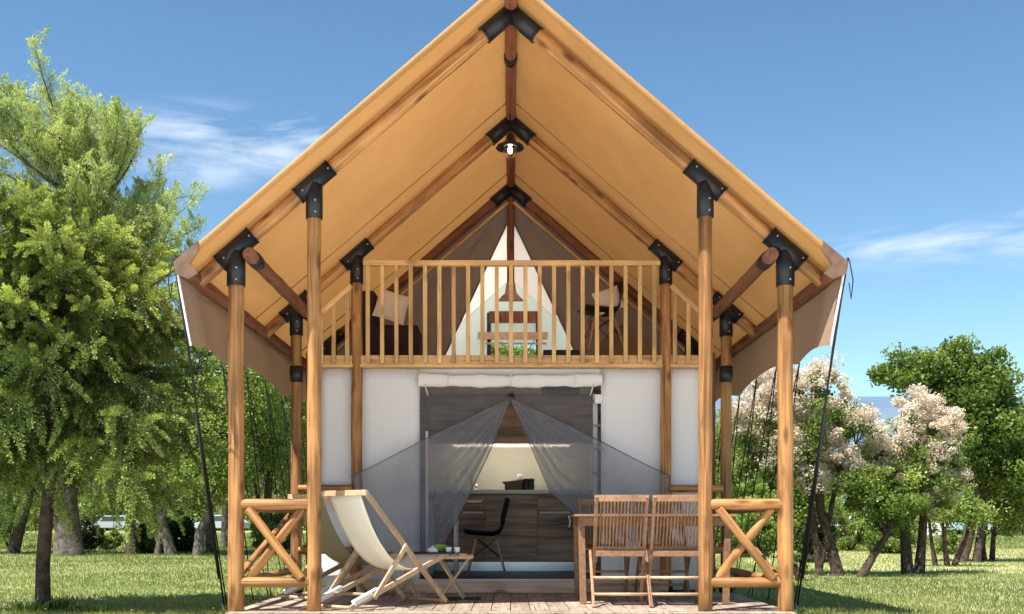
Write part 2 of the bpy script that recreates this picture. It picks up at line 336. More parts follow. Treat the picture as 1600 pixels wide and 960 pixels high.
# ------------------------------------------------------------ ground
def ground_mat():
    m = bpy.data.materials.new('lawn'); m.use_nodes = True; nt = m.node_tree; L = nt.links; N = nt.nodes; b = N['Principled BSDF']
    b.inputs['Roughness'].default_value = .95; b.inputs['Specular IOR Level'].default_value = .1
    g = N.new('ShaderNodeTexCoord')
    n1 = N.new('ShaderNodeTexNoise'); n1.inputs['Scale'].default_value = .35; n1.inputs['Detail'].default_value = 8; n1.inputs['Roughness'].default_value = .65; L.new(g.outputs['Object'], n1.inputs[0])
    n2 = N.new('ShaderNodeTexNoise'); n2.inputs['Scale'].default_value = 14; n2.inputs['Detail'].default_value = 6; L.new(g.outputs['Object'], n2.inputs[0])
    r = N.new('ShaderNodeValToRGB'); e = r.color_ramp.elements; e[0].position = .3; e[0].color = (.13, .17, .05, 1); e[1].position = .72; e[1].color = (.42, .38, .22, 1)
    q = e.new(.5); q.color = (.24, .27, .10, 1); L.new(n1.outputs[0], r.inputs[0])
    mr = N.new('ShaderNodeMapRange'); mr.inputs[1].default_value = .3; mr.inputs[2].default_value = .7; mr.inputs[3].default_value = .6; mr.inputs[4].default_value = 1.3; L.new(n2.outputs[0], mr.inputs[0])
    x = N.new('ShaderNodeMixRGB'); x.blend_type = 'MULTIPLY'; x.inputs[0].default_value = 1; L.new(r.outputs[0], x.inputs[1]); L.new(mr.outputs[0], x.inputs[2]); L.new(x.outputs[0], b.inputs['Base Color'])
    bu = N.new('ShaderNodeBump'); bu.inputs['Strength'].default_value = .8; bu.inputs['Distance'].default_value = .05; L.new(n2.outputs[0], bu.inputs['Height']); L.new(bu.outputs[0], b.inputs['Normal'])
    return m
M['lawn'] = ground_mat()
g = MB().grid(lambda u, v: ((u-.5)*2*((abs(u-.5)*2)**2)*3000 + 0, (v-.5)*2*((abs(v-.5)*2)**2)*3500, GZ), 40, 40)
tag(g.build('ground', M['lawn']), kind='structure')
def hill_mat():
    m = mat('far_haze_tinted_ridge', (.10, .15, .21), 1, 0, noise=(.004, (.13, .18, .24), 1)); return m  # blue of the distant haze is put into the ridge colour
def hz(u):    # ridge height along the skyline
    return 637 + 5*math.sin(u*9+1) + 3*math.sin(u*31)
hb = MB().grid(lambda u, v: (-5200+u*10400, 4600 + v*900, GZ-1 + hz(u)*math.sin(min(1, v*1.0)*PI/2)), 60, 6)
tag(hb.build('hill', hill_mat()), kind='structure')
M['road'] = mat('dusty_track', (.42, .37, .30), .95, .1, noise=(1.2, (.30, .27, .2), 1))
tr = MB().grid(lambda u, v: (-60+u*120, 98 + v*6 + 1.2*math.sin(u*7), GZ+.006), 50, 1)
tag(tr.build('gravel_track', M['road']), kind='structure')
M['painted_sun_lawn'] = mat('lawn_with_painted_sun', (.50, .47, .27), .95, .1, bump=(12, .8), noise=(2.5, (.34, .37, .17), 1))  # paler lawn colour paints in the sunlit strip behind the right trunks
def sunlit_patch(u, v):
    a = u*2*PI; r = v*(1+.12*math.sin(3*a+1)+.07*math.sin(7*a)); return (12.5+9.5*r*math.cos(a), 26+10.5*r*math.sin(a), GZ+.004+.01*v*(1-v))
tag(MB().grid(sunlit_patch, 60, 6).build('painted_sunlit_lawn', M['painted_sun_lawn']), kind='structure')
M['bounce_gravel'] = mat('pale_bounce_gravel', (.78, .75, .71), .95, .1, bump=(60, .6), noise=(25, (.68, .65, .6), 1))
pg = MB().grid(lambda u, v: (-13+26*u + .25*math.sin(v*9), -16+24.0*v+.12*math.sin(u*11), GZ+.008), 30, 30)
tag(pg.build('added_bounce_ground', M['bounce_gravel']), kind='structure')  # added pale ground out of view, bounces sunlight into the porch

# ------------------------------------------------------------ leaf geometry
def leaves(name, C, D, Ln, Wd, leaf_tone, material, parent=None, kind=None):
    n = len(C); D = D/np.linalg.norm(D, axis=1, keepdims=True)
    q = rng.normal(size=(n, 3)); Sd = np.cross(D, q); Sd /= np.linalg.norm(Sd, axis=1, keepdims=True)+1e-9
    Ln = Ln[:, None]/2; Wd = Wd[:, None]/2
    V = np.empty((n, 4, 3)); V[:, 0] = C-D*Ln; V[:, 1] = C+Sd*Wd; V[:, 2] = C+D*Ln; V[:, 3] = C-Sd*Wd
    me = bpy.data.meshes.new(name); me.vertices.add(n*4); me.vertices.foreach_set('co', V.astype(np.float32).ravel())
    me.loops.add(n*4); me.loops.foreach_set('vertex_index', np.arange(n*4, dtype=np.int32))
    me.polygons.add(n); me.polygons.foreach_set('loop_start', np.arange(0, n*4, 4, dtype=np.int32)); me.polygons.foreach_set('loop_total', np.full(n, 4, dtype=np.int32))
    at = me.attributes.new('leaf_tone', 'FLOAT', 'FACE'); at.data.foreach_set('value', np.clip(leaf_tone, 0, 1).astype(np.float32))
    me.materials.append(material); me.update(calc_edges=True)
    o = bpy.data.objects.new(name, me); COL.objects.link(o)
    if parent: o.parent = parent
    if kind: o['kind'] = kind
    return o
def unit(n):
    v = rng.normal(size=(n, 3)); return v/np.linalg.norm(v, axis=1, keepdims=True)
def blob_clusters(blobs, nc, shell=.45):
    vol = np.array([b[3]*b[4]*b[5] for b in blobs])**.75; idx = rng.choice(len(blobs), nc, p=vol/vol.sum())
    B = np.array(blobs)[idx]; u = unit(nc); r = (shell + (1-shell)*rng.random(nc)**.6)*rng.uniform(.78, 1.18, nc)
    return B[:, :3] + u*B[:, 3:6]*r[:, None], u, idx
def crown_arrays(blobs, nc, per, cr, ll, lw, flat=.7, up=.15, shell=.45):
    cc, u, _ = blob_clusters(blobs, nc, shell); sz = cr*rng.uniform(.35, 1.45, nc)
    far = rng.random(nc) < .22; cc[far] += u[far]*(cr*rng.uniform(.2, .8, far.sum()))[:, None]; sz[far] *= 1.15; tone = rng.normal(.45, .14, nc)
    n = nc*per; k = np.repeat(np.arange(nc), per)
    off = unit(n)*(rng.random(n)**.45)[:, None]*.95 + rng.normal(size=(n, 3))*.10; off[:, 2] *= flat
    C = cc[k] + off*sz[k][:, None]
    D = unit(n) + u[k]*.5; D[:, 2] += up
    kp = ~(far[k] & (rng.random(n) < .68)); C = C[kp]; D = D[kp]; k = k[kp]; off = off[kp]; n = len(k)
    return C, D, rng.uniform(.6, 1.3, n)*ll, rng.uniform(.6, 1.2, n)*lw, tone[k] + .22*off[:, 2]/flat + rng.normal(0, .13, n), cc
def limb(mb, a, b, r0, r1, bend=.12, n=6, k=5):
    a = Vector(a); b = Vector(b); L = (b-a).length
    off = Vector((random.uniform(-1, 1), random.uniform(-1, 1), random.uniform(-.3, .8)))*bend*L
    pts = [a.lerp(b, i/k) + off*math.sin(PI*i/k) for i in range(k+1)]
    mb.tube(pts, [r0+(r1-r0)*i/k for i in range(k+1)], n, caps=True); return pts
def tree(name, base, trunks, blobs, nc, per, cr, ll, lw, leaf, bark, label, cat='tree', group=None, nl=16, flat=.7, shell=.45, plume=None, up=.15):
    """base world xyz; trunks: list of (list of local points, r0, r1); blobs local ellipsoids"""
    root = empty(name, base); tag(root, label, cat, group)
    mb = MB(); tops = []
    for pts, r0, r1 in trunks:
        k = len(pts); mb.tube([(pts[0][0], pts[0][1], pts[0][2]-.1)]+list(pts), [r0*1.45]+[r0*(1.15 if i == 0 else 1)+(r1-r0)*i/(k-1) for i in range(k)], 9)
        tops += [(Vector(p), r0+(r1-r0)*i/(k-1)) for i, p in enumerate(pts) if i >= k//2]
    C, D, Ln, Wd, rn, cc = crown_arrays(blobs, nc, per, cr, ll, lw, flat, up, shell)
    for i in range(min(nl, len(cc))):
        c = Vector(cc[i]); p, r = min(tops, key=lambda t: (t[0]-c).length + max(0, t[0].z-c.z)*1.5)
        pts = limb(mb, p, c, r*.55, .012)
        for j in range(2):
            c2 = Vector(cc[random.randrange(len(cc))])
            if (c2-c).length < (c-p).length*.9: limb(mb, pts[2], c2, r*.25, .008, n=5, k=3)
    mb.build('trunk', bark, root)
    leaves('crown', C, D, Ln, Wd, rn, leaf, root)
    if plume:
        pb, pn, pp, pr = plume
        C, D, Ln, Wd, rn, _ = crown_arrays(pb, pn, pp, pr, .05, .022, .8, .3, .75)
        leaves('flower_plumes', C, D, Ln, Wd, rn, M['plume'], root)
    return root
def gpt(px, py): d = (H-GZ)*F/(py-818); return Vector(((px-798)*d/F, d, GZ))

# ------------------------------------------------------------ juniper in front on the left
def juniper():
    b = Vector(((67-798)*9.6/F, 9.6, GZ)); root = empty('juniper_tree', b)
    tag(root, 'bushy juniper with drooping sprays on one slim brown trunk, nearest tree left of tent', 'tree')
    mb = MB(); tp = [(0, 0, 0), (.0, 0, .4), (.02, .02, .8), (.07, 0, 1.2), (.10, .03, 1.8), (.12, .0, 2.4), (.10, .02, 3.0), (.02, .0, 3.6)]
    tp = [Vector(p) for p in tp]
    mb.tube([(0, 0, -.1)]+tp, [.09, .068, .06, .058, .056, .05, .042, .03, .012], 12)
    def tk(z):
        for i in range(len(tp)-1):
            if tp[i].z <= z <= tp[i+1].z: return tp[i].lerp(tp[i+1], (z-tp[i].z)/(tp[i+1].z-tp[i].z))
        return tp[-1]
    Cs, Ds, Ls, Ws, Rs = [], [], [], [], []
    def finger(p, d, L, rad, tone, n):
        t = rng.random(n)**.8; d = np.array(d); d = d/np.linalg.norm(d); g = np.array((0, 0, -1.0))
        cur = np.array(p)[None] + d[None]*(t*L)[:, None] + g[None]*(t**2*L*.28)[:, None]
        rr = rad*(1-.65*t)*rng.random(n)**.5; ph = unit(n)
        Cs.append(cur + ph*rr[:, None]); Ds.append(ph*.8 + d[None]*1.0 + np.array((0, 0, .15))[None]); Ls.append(rng.uniform(.018, .036, n)); Ws.append(rng.uniform(.007, .013, n))
        Rs.append(tone + .48*t + .30*(rr/rad) - .30 + rng.normal(0, .08, n))  # dark inside, light at tips: spray shading put into the needle tone
    nb = 100
    for i in range(nb):
        z0 = 1.22 + 1.95*(i/nb)**.85; th = i*2.399 + random.uniform(-.3, .3); f = (z0-1.22)/2.35
        Rm = (1.27*math.sqrt(max(.02, 1-(f*1.05)**1.35)) + .10)*random.uniform(.62, 1.12)
        st = tk(z0); out = Vector((math.cos(th), math.sin(th), 0)); rise = (.08 + .42*f)*Rm + .04
        e = st + out*Rm + Vector((0, 0, rise)); pts = []
        for j in range(6):
            t = j/5; p = st.lerp(e, t) + Vector((0, 0, -.34*(1-f)*Rm*t*t + .10*math.sin(PI*t)*Rm)) + Vector((random.uniform(-1, 1), random.uniform(-1, 1), 0))*.03
            pts.append(p)
        mb.tube(pts, [.016*(1-.75*j/5) for j in range(6)], 5)
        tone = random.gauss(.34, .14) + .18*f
        nf = int(7 + 13*Rm)
        for j in range(nf):
            t = .18 + .82*(j+.5)/nf; q = t*5; a = int(min(4, q)); p = pts[a].lerp(pts[a+1], q-a)
            side = Vector((-out.y, out.x, 0))*(1 if j % 2 else -1)
            drop = random.uniform(-1.9, -.15) + 1.7*f + .3*(t > .85)
            dd = out*random.uniform(.3, 1.0) + side*random.uniform(.2, .9) + Vector((0, 0, drop))
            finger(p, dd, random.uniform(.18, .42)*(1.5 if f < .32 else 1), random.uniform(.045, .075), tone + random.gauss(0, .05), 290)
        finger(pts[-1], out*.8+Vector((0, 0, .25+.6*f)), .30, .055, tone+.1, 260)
    for px, py in ((50, 288), (135, 318), (22, 345), (85, 300), (175, 372)):     # upright leaders
        top = P(px, py, 9.6) - b; top.y += random.uniform(-.25, .25); bot = tk(2.9)*.6 + top*.4 - Vector((0, 0, .35))
        mb.tube([tk(2.6), bot, top], [.02, .014, .004], 5)
        for j in range(26):
            t = j/25; p = bot.lerp(top, t); th = random.uniform(0, 6.28)
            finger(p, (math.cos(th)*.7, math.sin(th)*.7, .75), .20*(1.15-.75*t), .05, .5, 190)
    mb.build('trunk', M['bark'], root)
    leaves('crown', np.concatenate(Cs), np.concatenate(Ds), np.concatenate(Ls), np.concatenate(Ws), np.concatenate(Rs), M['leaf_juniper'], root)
juniper()

# ------------------------------------------------------------ tall pine behind on the left
def pine():
    d = 26.0; b = Vector(((108-798)*d/F, d, GZ)); root = empty('pine_tree', b)
    tag(root, 'tall airy pine with thick grey trunk and feathery top rising behind the juniper', 'tree')
    mb = MB(); q = lambda px, py, dy=0: P(px, py, d) + Vector((0, dy, 0)) - b
    trunk = [Vector((0, 0, 0)), q(106, 830), q(100, 760), q(110, 640), q(130, 520), q(140, 420), q(150, 330)]
    mb.tube([(0, 0, -.2)]+trunk, [.5, .36, .30, .27, .24, .19, .13, .08], 12)
    Cs, Ds, Ls, Ws, Rs = [], [], [], [], []
    tips = [(10, 150), (28, 175), (-20, 210), (-60, 260), (-110, 330), (98, 112), (85, 140), (120, 165), (112, 215), (60, 230), (180, 195), (215, 190), (165, 240), (235, 215), (200, 250), (262, 268), (230, 290), (280, 320), (295, 372), (255, 360), (215, 350),
            (10, 240), (-30, 300), (40, 290), (130, 280), (160, 320), (80, 330), (280, 420), (240, 430), (190, 420), (300, 470), (20, 370), (-60, 400), (-40, 480), (270, 500), (220, 500), (150, 250), (60, 180), (140, 200), (-150, 430), (310, 520), (290, 560), (240, 330), (200, 300), (100, 260), (-10, 130)]
    for px, py in tips:
        for rep in range(3):
            t = q(px + random.uniform(-12, 12)*rep, py + random.uniform(0, 26)*rep, random.uniform(-1.9, 1.9)); k = min(range(3, 7), key=lambda i: abs(trunk[i].z-(t.z-1.8)))
            pts = limb(mb, trunk[k], t, .035, .006, .22, 5, 7)
            for s in range(13):
                f = .42 + .58*s/12; i = min(6, int(f*7)); p = pts[i].lerp(pts[i+1], f*7-i)
                th = random.uniform(0, 6.28); dd = Vector((math.cos(th)*.55, math.sin(th)*.55, random.uniform(.35, 1.1))).normalized()
                L = random.uniform(.3, .8)*(1.2-.5*f); n = 120; tt = rng.random(n)
                p2 = p + dd*L*1.0
                C = np.array(p)[None] + np.array(dd)[None]*(tt*L)[:, None] + rng.normal(0, .085, (n, 3))*(1.15-tt)[:, None]
                Cs.append(C); Ds.append(np.array(dd)[None]*1.3 + unit(n)); Ls.append(rng.uniform(.06, .14, n)); Ws.append(rng.uniform(.012, .024, n))
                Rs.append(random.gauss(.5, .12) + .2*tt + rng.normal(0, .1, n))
    mb.build('trunk', M['bark_grey'], root)
    leaves('crown', np.concatenate(Cs), np.concatenate(Ds), np.concatenate(Ls), np.concatenate(Ws), np.concatenate(Rs), M['leaf_pine'], root)
pine()

# ------------------------------------------------------------ other trees on the left
def px_blobs(d, base, lst):   # (px, py, rx_px, ry_px, dy) -> local blobs
    s = d/F; out = []
    for (px, py, rx, ry, *dy) in lst:
        c = P(px, py, d) - base; out.append((c.x, c.y + (dy[0] if dy else 0), c.z, rx*s, (rx+ry)/2*s, ry*s))
    return out
def px_tree(name, bx, by, trunk_px, blobs_px, *a, d=None, **k):
    b = gpt(bx, by); d = b.y
    tr = []
    for pts, r0, r1 in trunk_px:
        tr.append(([Vector((P(x, y, d)-b)) + Vector((0, 0, 0)) for x, y in pts], r0, r1))
        tr[-1][0][0].z = 0
    return tree(name, b, tr, px_blobs(d, b, blobs_px), *a, **k)
px_tree('leaning_tree', 20, 866, [([(20, 866), (32, 820), (45, 775), (60, 720), (70, 680)], .14, .09)], [(30, 690, 90, 60), (-60, 670, 90, 70), (70, 640, 70, 50)], 110, 260, .55, .09, .05, M['leaf_green'], M['bark'],
        'dark trunk leaning to the right at the far left edge under green leaves')
px_tree('slender_tree', 205, 867, [([(205, 867), (204, 800), (206, 740), (215, 660), (220, 600)], .13, .07)], [(215, 640, 70, 60), (160, 700, 60, 40), (250, 690, 50, 45)], 90, 240, .5, .085, .05, M['leaf_green'], M['bark'],
        'tree with a straight slim dark trunk just right of the thick grey pine trunk')
px_tree('forked_tree', 268, 868, [([(268, 868), (255, 820), (243, 780), (232, 745)], .13, .08), ([(246, 790), (262, 760), (280, 700), (290, 640)], .07, .04)], [(250, 720, 60, 45), (300, 640, 55, 60), (325, 560, 45, 50)], 100, 240, .5, .085, .05, M['leaf_bright'], M['bark_grey'],
        'forked grey trunk leaning left in the gap between juniper and the black guy ropes')
px_tree('curved_tree', 310, 869, [([(310, 869), (312, 835), (326, 800), (338, 760), (345, 700)], .13, .06)], [(345, 690, 50, 50), (380, 620, 60, 60), (330, 740, 50, 35)], 100, 240, .5, .085, .05, M['leaf_bright'], M['bark_grey'],
        'pale curved trunk beside the leftmost porch post, leaning to the right')
px_tree('leafy_tree', 420, 866, [([(420, 866), (418, 780), (425, 690), (430, 610)], .12, .05), ([(420, 800), (395, 740), (385, 680)], .05, .02)], [(425, 640, 60, 70), (390, 570, 60, 55), (440, 720, 50, 50), (470, 560, 50, 60)], 150, 240, .5, .08, .045, M['leaf_bright'], M['bark'],
        'light green leafy tree seen between the two left porch posts')
px_tree('dry_tree', 350, 858, [([(350, 858), (352, 780), (340, 690), (330, 600)], .1, .04), ([(350, 800), (380, 730), (400, 660)], .06, .02)], [(330, 660, 60, 60), (400, 690, 60, 60), (350, 760, 80, 40), (440, 760, 60, 40)], 130, 200, .6, .12, .012, M['dry'], M['bark_grey'],
        'dry twiggy brown tree behind the left guy ropes', nl=40)
# ------------------------------------------------------------ trees on the right
px_tree('smoke_tree', 1310, 900, [([(1310, 900), (1300, 860), (1283, 800), (1276, 750), (1284, 700)], .085, .045), ([(1281, 800), (1262, 740), (1245, 690)], .05, .03), ([(1279, 770), (1310, 735), (1335, 700)], .04, .02)],
        [(1290, 690, 60, 60), (1340, 730, 40, 35), (1230, 700, 60, 60), (1180, 700, 40, 60), (1270, 620, 45, 40)], 110, 220, .20, .05, .03, M['leaf_green'], M['bark'],
        'smoke tree with pinkish beige plumes and one leaning trunk beside the rightmost porch post', plume=(px_blobs(gpt(1310, 900).y, gpt(1310, 900), [(1275, 635, 55, 60), (1330, 690, 50, 50), (1235, 620, 55, 50), (1185, 640, 45, 50), (1265, 590, 40, 28), (1290, 720, 60, 40), (1225, 700, 50, 50), (1360, 735, 28, 25)]), 270, 300, .14))
px_tree('smoke_tree', 1345, 902, [([(1345, 902), (1365, 868), (1385, 838), (1400, 790), (1405, 740)], .06, .035)],
        [(1395, 780, 55, 40), (1350, 770, 45, 35)], 60, 200, .19, .05, .03, M['leaf_green'], M['bark'],
        'small tree on the right whose dark trunk leans strongly right towards the twin trunks')
px_tree('smoke_tree', 1428, 898, [([(1418, 898), (1415, 850), (1412, 790), (1420, 700), (1425, 640)], .085, .05), ([(1436, 898), (1440, 850), (1445, 780), (1460, 700), (1470, 650)], .075, .04)],
        [(1425, 740, 60, 55), (1470, 720, 40, 50), (1390, 740, 40, 40), (1430, 800, 60, 30), (1435, 680, 35, 45)], 140, 200, .18, .05, .03, M['leaf_green'], M['bark'],
        'twin trunked smoke tree with pale pink plumes in front of the large round green tree', plume=(px_blobs(gpt(1428, 898).y, gpt(1428, 898), [(1432, 635, 32, 38), (1455, 680, 42, 42), (1478, 720, 28, 50), (1410, 690, 38, 35), (1385, 715, 40, 30), (1480, 670, 22, 30), (1440, 760, 50, 40)]), 180, 300, .14))
px_tree('green_tree', 1500, 880, [([(1500, 880), (1515, 830), (1525, 770), (1515, 700), (1500, 640)], .12, .06), ([(1525, 790), (1550, 720), (1565, 660)], .07, .03)],
        [(1470, 580, 60, 34), (1530, 600, 48, 50), (1410, 585, 40, 22), (1560, 680, 50, 55), (1520, 700, 50, 60), (1585, 740, 50, 45), (1500, 640, 45, 40)], 250, 420, .34, .085, .055, M['leaf_green'], M['bark'],
        'large rounded green tree with a lobed crown standing against the sky on the right')
px_tree('thin_stemmed_tree', 1475, 886, [([(1462, 886), (1456, 850), (1450, 800)], .045, .02), ([(1480, 886), (1476, 850), (1470, 790)], .05, .02), ([(1490, 884), (1510, 840), (1520, 790)], .05, .02)],
        [(1450, 800, 30, 25), (1500, 790, 40, 25)], 40, 220, .3, .06, .035, M['leaf_bright'], M['bark'], 'clump of three thin dark stems splaying apart behind the twin trunked smoke tree', nl=8)
px_tree('thin_stemmed_tree', 1545, 878, [([(1538, 878), (1536, 850), (1545, 800)], .05, .03), ([(1550, 878), (1552, 840), (1560, 790)], .055, .03)],
        [(1560, 790, 60, 40), (1600, 760, 60, 50), (1640, 700, 60, 60)], 130, 260, .35, .08, .045, M['leaf_bright'], M['bark'], 'pair of thin stems under light green leaves at the far right edge')
px_tree('green_tree', 800, 862, [([(800, 862), (802, 760), (798, 660), (800, 600)], .14, .06)], [(770, 570, 40, 35), (830, 575, 40, 38), (800, 620, 70, 50)], 90, 260, .5, .09, .05, M['leaf_green'], M['bark'], 'treetop seen through the small rear gable window of the loft')
for bx_, by_, rr_, lb_ in ((330, 865, 70, 'pale leafy tree filling the gap between the black guy ropes and the left porch posts'), (455, 858, 60, 'bright leafy tree directly left of the tent wall, behind the rear left post'), (1165, 860, 60, 'bright leafy tree directly right of the tent wall, behind the rear right post'), (1225, 861, 55, 'pale leafy tree behind the plumes beside the outer right porch post')):
    top_ = 575 if bx_ < 800 else 640
    px_tree('leafy_tree', bx_, by_, [([(bx_, by_), (bx_-4, 800), (bx_+5, 730), (bx_+2, 650)], .13, .05)], [(bx_-10, top_+45, rr_, 50), (bx_+20, top_+110, rr_, 55), (bx_-20, top_+175, rr_, 45)], 130, 230, .6, .10, .06, M['leaf_bright'], M['bark_grey'], lb_)
# shrubs and bushes around the lawn: individual ones
bush_n = 0
def bush(px, py, rx, ry, mt, label, n=60, per=240, base=None, ll=.07, lw=.045):
    b = gpt(px, base or (py+ry)); d = b.y; s = d/F; c = P(px, py, d)-b
    root = empty('shrub', b); tag(root, label, 'shrub')
    mb = MB()
    for i in range(7):
        a = random.uniform(0, 6.28); limb(mb, (0, 0, -.03), (math.cos(a)*rx*s*.6, math.sin(a)*rx*s*.5, c.z+ry*s*random.uniform(0, .5)), .03, .008, n=5)
    mb.build('stem', M['bark'], root)
    C, D, Ln, Wd, rn, _ = crown_arrays([(c.x, 0, c.z, rx*s, rx*s*.8, ry*s), (c.x-rx*s*.4, 0, c.z*.7, rx*s*.6, rx*s*.6, ry*s*.7), (c.x+rx*s*.4, .2, c.z*.8, rx*s*.6, rx*s*.6, ry*s*.7)], n, per, rx*s*.35, ll, lw)
    C[:, 2] = np.maximum(C[:, 2], .02)
    leaves('foliage', C, D, Ln, Wd, rn, mt, root)
bush(1275, 850, 32, 35, M['leaf_dark'], 'dark shrub at the foot of the leaning smoke tree trunk', base=880)
bush(1248, 875, 14, 22, M['leaf_bright'], 'small bright leafy shoot just right of the rightmost porch post', n=14, per=160, base=908, ll=.05, lw=.035)
bush(1330, 815, 42, 45, M['leaf_bright'], 'pale green shrub seen between the two leaning trunks on the right', base=862)
bush(1390, 835, 40, 30, M['leaf_green'], 'low green shrub behind the twin trunked smoke tree', base=866)
bush(1275, 770, 45, 60, M['leaf_bright'], 'tall pale shrub behind the leaning smoke tree', base=860, n=90)
bush(128, 835, 28, 25, M['leaf_dark'], 'dark shrub in the shade right of the thick pine trunk', base=862)
bush(170, 846, 20, 13, M['leaf_green'], 'low green shrub hiding the white car between the trunks', n=22, base=860)
bush(232, 843, 26, 25, M['leaf_dark'], 'black green shrub behind the straight slim trunk', base=866)
bush(282, 835, 24, 32, M['leaf_dark'], 'dark shrub between the forked and the curved trunk', base=864)
bush(1175, 840, 40, 40, M['leaf_green'], 'mid green shrub seen through the right porch railing', base=872)
bush(1190, 790, 36, 50, M['leaf_bright'], 'light green shrub between the two right porch posts', base=862)
bush(430, 820, 36, 42, M['leaf_green'], 'green shrub seen through the left porch railing', base=866)
bush(15, 800, 40, 40, M['leaf_green'], 'green shrub beside the leaning trunk at the left edge', base=858)
bush(1490, 850, 24, 20, M['leaf_green'], 'low green shrub in front of the white hut', base=868, n=30)
# far wood: one mass
def far_wood():
    bl = []
    for i in range(72):
        az = -34 + 68*i/71 + random.uniform(-.5, .5); d = random.uniform(106, 130); x = math.tan(R(az))*d
        h = random.uniform(8, 12.5) if az < 0 else random.uniform(7, 10)
        bl.append((x, d, GZ+h*.55, random.uniform(3.2, 5), 3, h*.5)); bl.append((x+random.uniform(-2, 2), d-3, GZ+1.6, 4.4, 2.5, 2.0))
    C, D, Ln, Wd, rn, cc = crown_arrays(bl, 1700, 130, 1.9, .48, .30, .7)
    C[:, 2] = np.maximum(C[:, 2], GZ+.03)
    o = leaves('far_woodland', C, D, Ln, Wd, rn, M['leaf_bright'], kind='stuff'); tag(o, 'far line of mixed green woodland closing off the lawn', 'woodland')
    mb = MB()
    for b in bl[::2]:
        mb.tube([(b[0], b[1], GZ), (b[0]+.1, b[1], b[2])], [.2, .12], 6)
    o = mb.build('far_woodland_stems', M['bark'], kind='stuff'); tag(o, 'dark stems of the far woodland behind the lawn', 'woodland')
far_wood()

# ------------------------------------------------------------ grass
def grass():
    n = 210000; y = 8.4 + 24*rng.random(n)**1.7; x = rng.uniform(-1, 1, n)*(y*.52+.6)
    keep = ~((np.abs(x) < 2.24) & (y > 8.1) & (y < 17.6)); x = x[keep]; y = y[keep]; n = len(x)
    cl = np.sin(x*2.1+np.cos(y*1.3)*2)*.5+np.sin(y*3.1+x*1.7)*.5
    hgt = rng.uniform(.018, .05, n)*(1+.35*cl)*(1+.02*(y-8)); C = np.stack([x, y, GZ+hgt*.45], 1)
    D = rng.normal(0, .35, (n, 3)); D[:, 2] = 1
    o = leaves('lawn_grass', C, D, hgt, rng.uniform(.004, .008, n)*(1+.08*(y-8)), .42+.16*cl+.16*np.sin(x*.9+2*np.sin(y*.5))+.45*((x > 3.2) & (y > 15.6))+rng.normal(0, .2, n), M['grass_blade'], kind='stuff'); tag(o, 'short green lawn grass around the deck', 'grass')  # blades at far right tinted paler to paint in the sunlit strip
    n = 60000; y = 32+46*rng.random(n)**1.3; x = rng.uniform(-1, 1, n)*(y*.52); cl = np.sin(x*.5+np.cos(y*.4)*2)
    hh = rng.uniform(.05, .14, n); C = np.stack([x, y, GZ+hh*.4], 1); D = rng.normal(0, .35, (n, 3)); D[:, 2] = 1
    o = leaves('distant_lawn_grass', C, D, hh, rng.uniform(.03, .07, n), .5+.25*cl+rng.normal(0, .2, n), M['grass_blade'], kind='stuff'); tag(o, 'longer grass on the far part of the lawn under the trees', 'grass')
    n = 500; y = 9+9*rng.random(n)**1.4; x = rng.uniform(-1, 1, n)*(y*.52); k = np.abs(x) > 2.4; x = x[k]; y = y[k]; n = len(x)
    C = np.stack([x, y, np.full(n, GZ+.05)], 1); D = unit(n); D[:, 2] *= .3
    o = leaves('daisies', C, D, np.full(n, .014), np.full(n, .014), rng.uniform(.6, 1, n), M['plume'], kind='stuff'); tag(o, 'tiny pale daisies scattered through the lawn', 'flowers')
grass()
def tuft(px, py, n, h, label):
    b = gpt(px, py); m = n; a = rng.uniform(0, 6.28, m); r = rng.random(m)**.5*.16
    hh = rng.uniform(.4, 1, m)*h; D = np.stack([np.cos(a)*.5, np.sin(a)*.5, np.ones(m)], 1)
    C = np.stack([np.cos(a)*r, np.sin(a)*r*.7, hh*.45], 1)
    o = leaves('weed_tuft', C, D, hh, np.full(m, .02), rng.uniform(.1, .8, m), M['leaf_green']); o.location = b; tag(o, label, 'plant')
tuft(90, 952, 170, .13, 'leafy weeds right of the juniper trunk base')
tuft(48, 956, 120, .12, 'leafy weeds left of the juniper trunk base')
tuft(140, 958, 120, .09, 'low dark weed tuft at the bottom edge, second right of the juniper trunk')

# ------------------------------------------------------------ deck
D0, D1, D2, D3, D4 = 8.13, 8.5, 10.81, 12.94, 17.0
SL = .862; RA = H + 3.99; CA = H + 4.10; EX = 2.50
dk = empty('wooden_deck', (0, 9.6, 0)); tag(dk, kind='structure')
nb = 28; wbd = .156
for i in range(nb):
    x = -2.184 + wbd*(i+.5); y0, y1 = 8.545, 10.645
    mb = MB().box((0, (y1-y0)/2, -.0125), (wbd-.007, y1-y0, .025))
    mb.build('plank', M['deck'], dk, loc=(x, y0-9.6, random.uniform(-.0012, .0012)), bevel=.002)
for j, yy in enumerate((8.47, 8.36)):
    MB().box((0, 0, -.0125), (4.37, .10, .025)).build('border_plank', M['deck'], dk, loc=(0, yy-9.6+.012, 0), bevel=.002)
MB().box((0, 9.5, -.057), (4.3, 2.26, .05)).build('joist_frame', M['pole_dark'], dk, world=True)

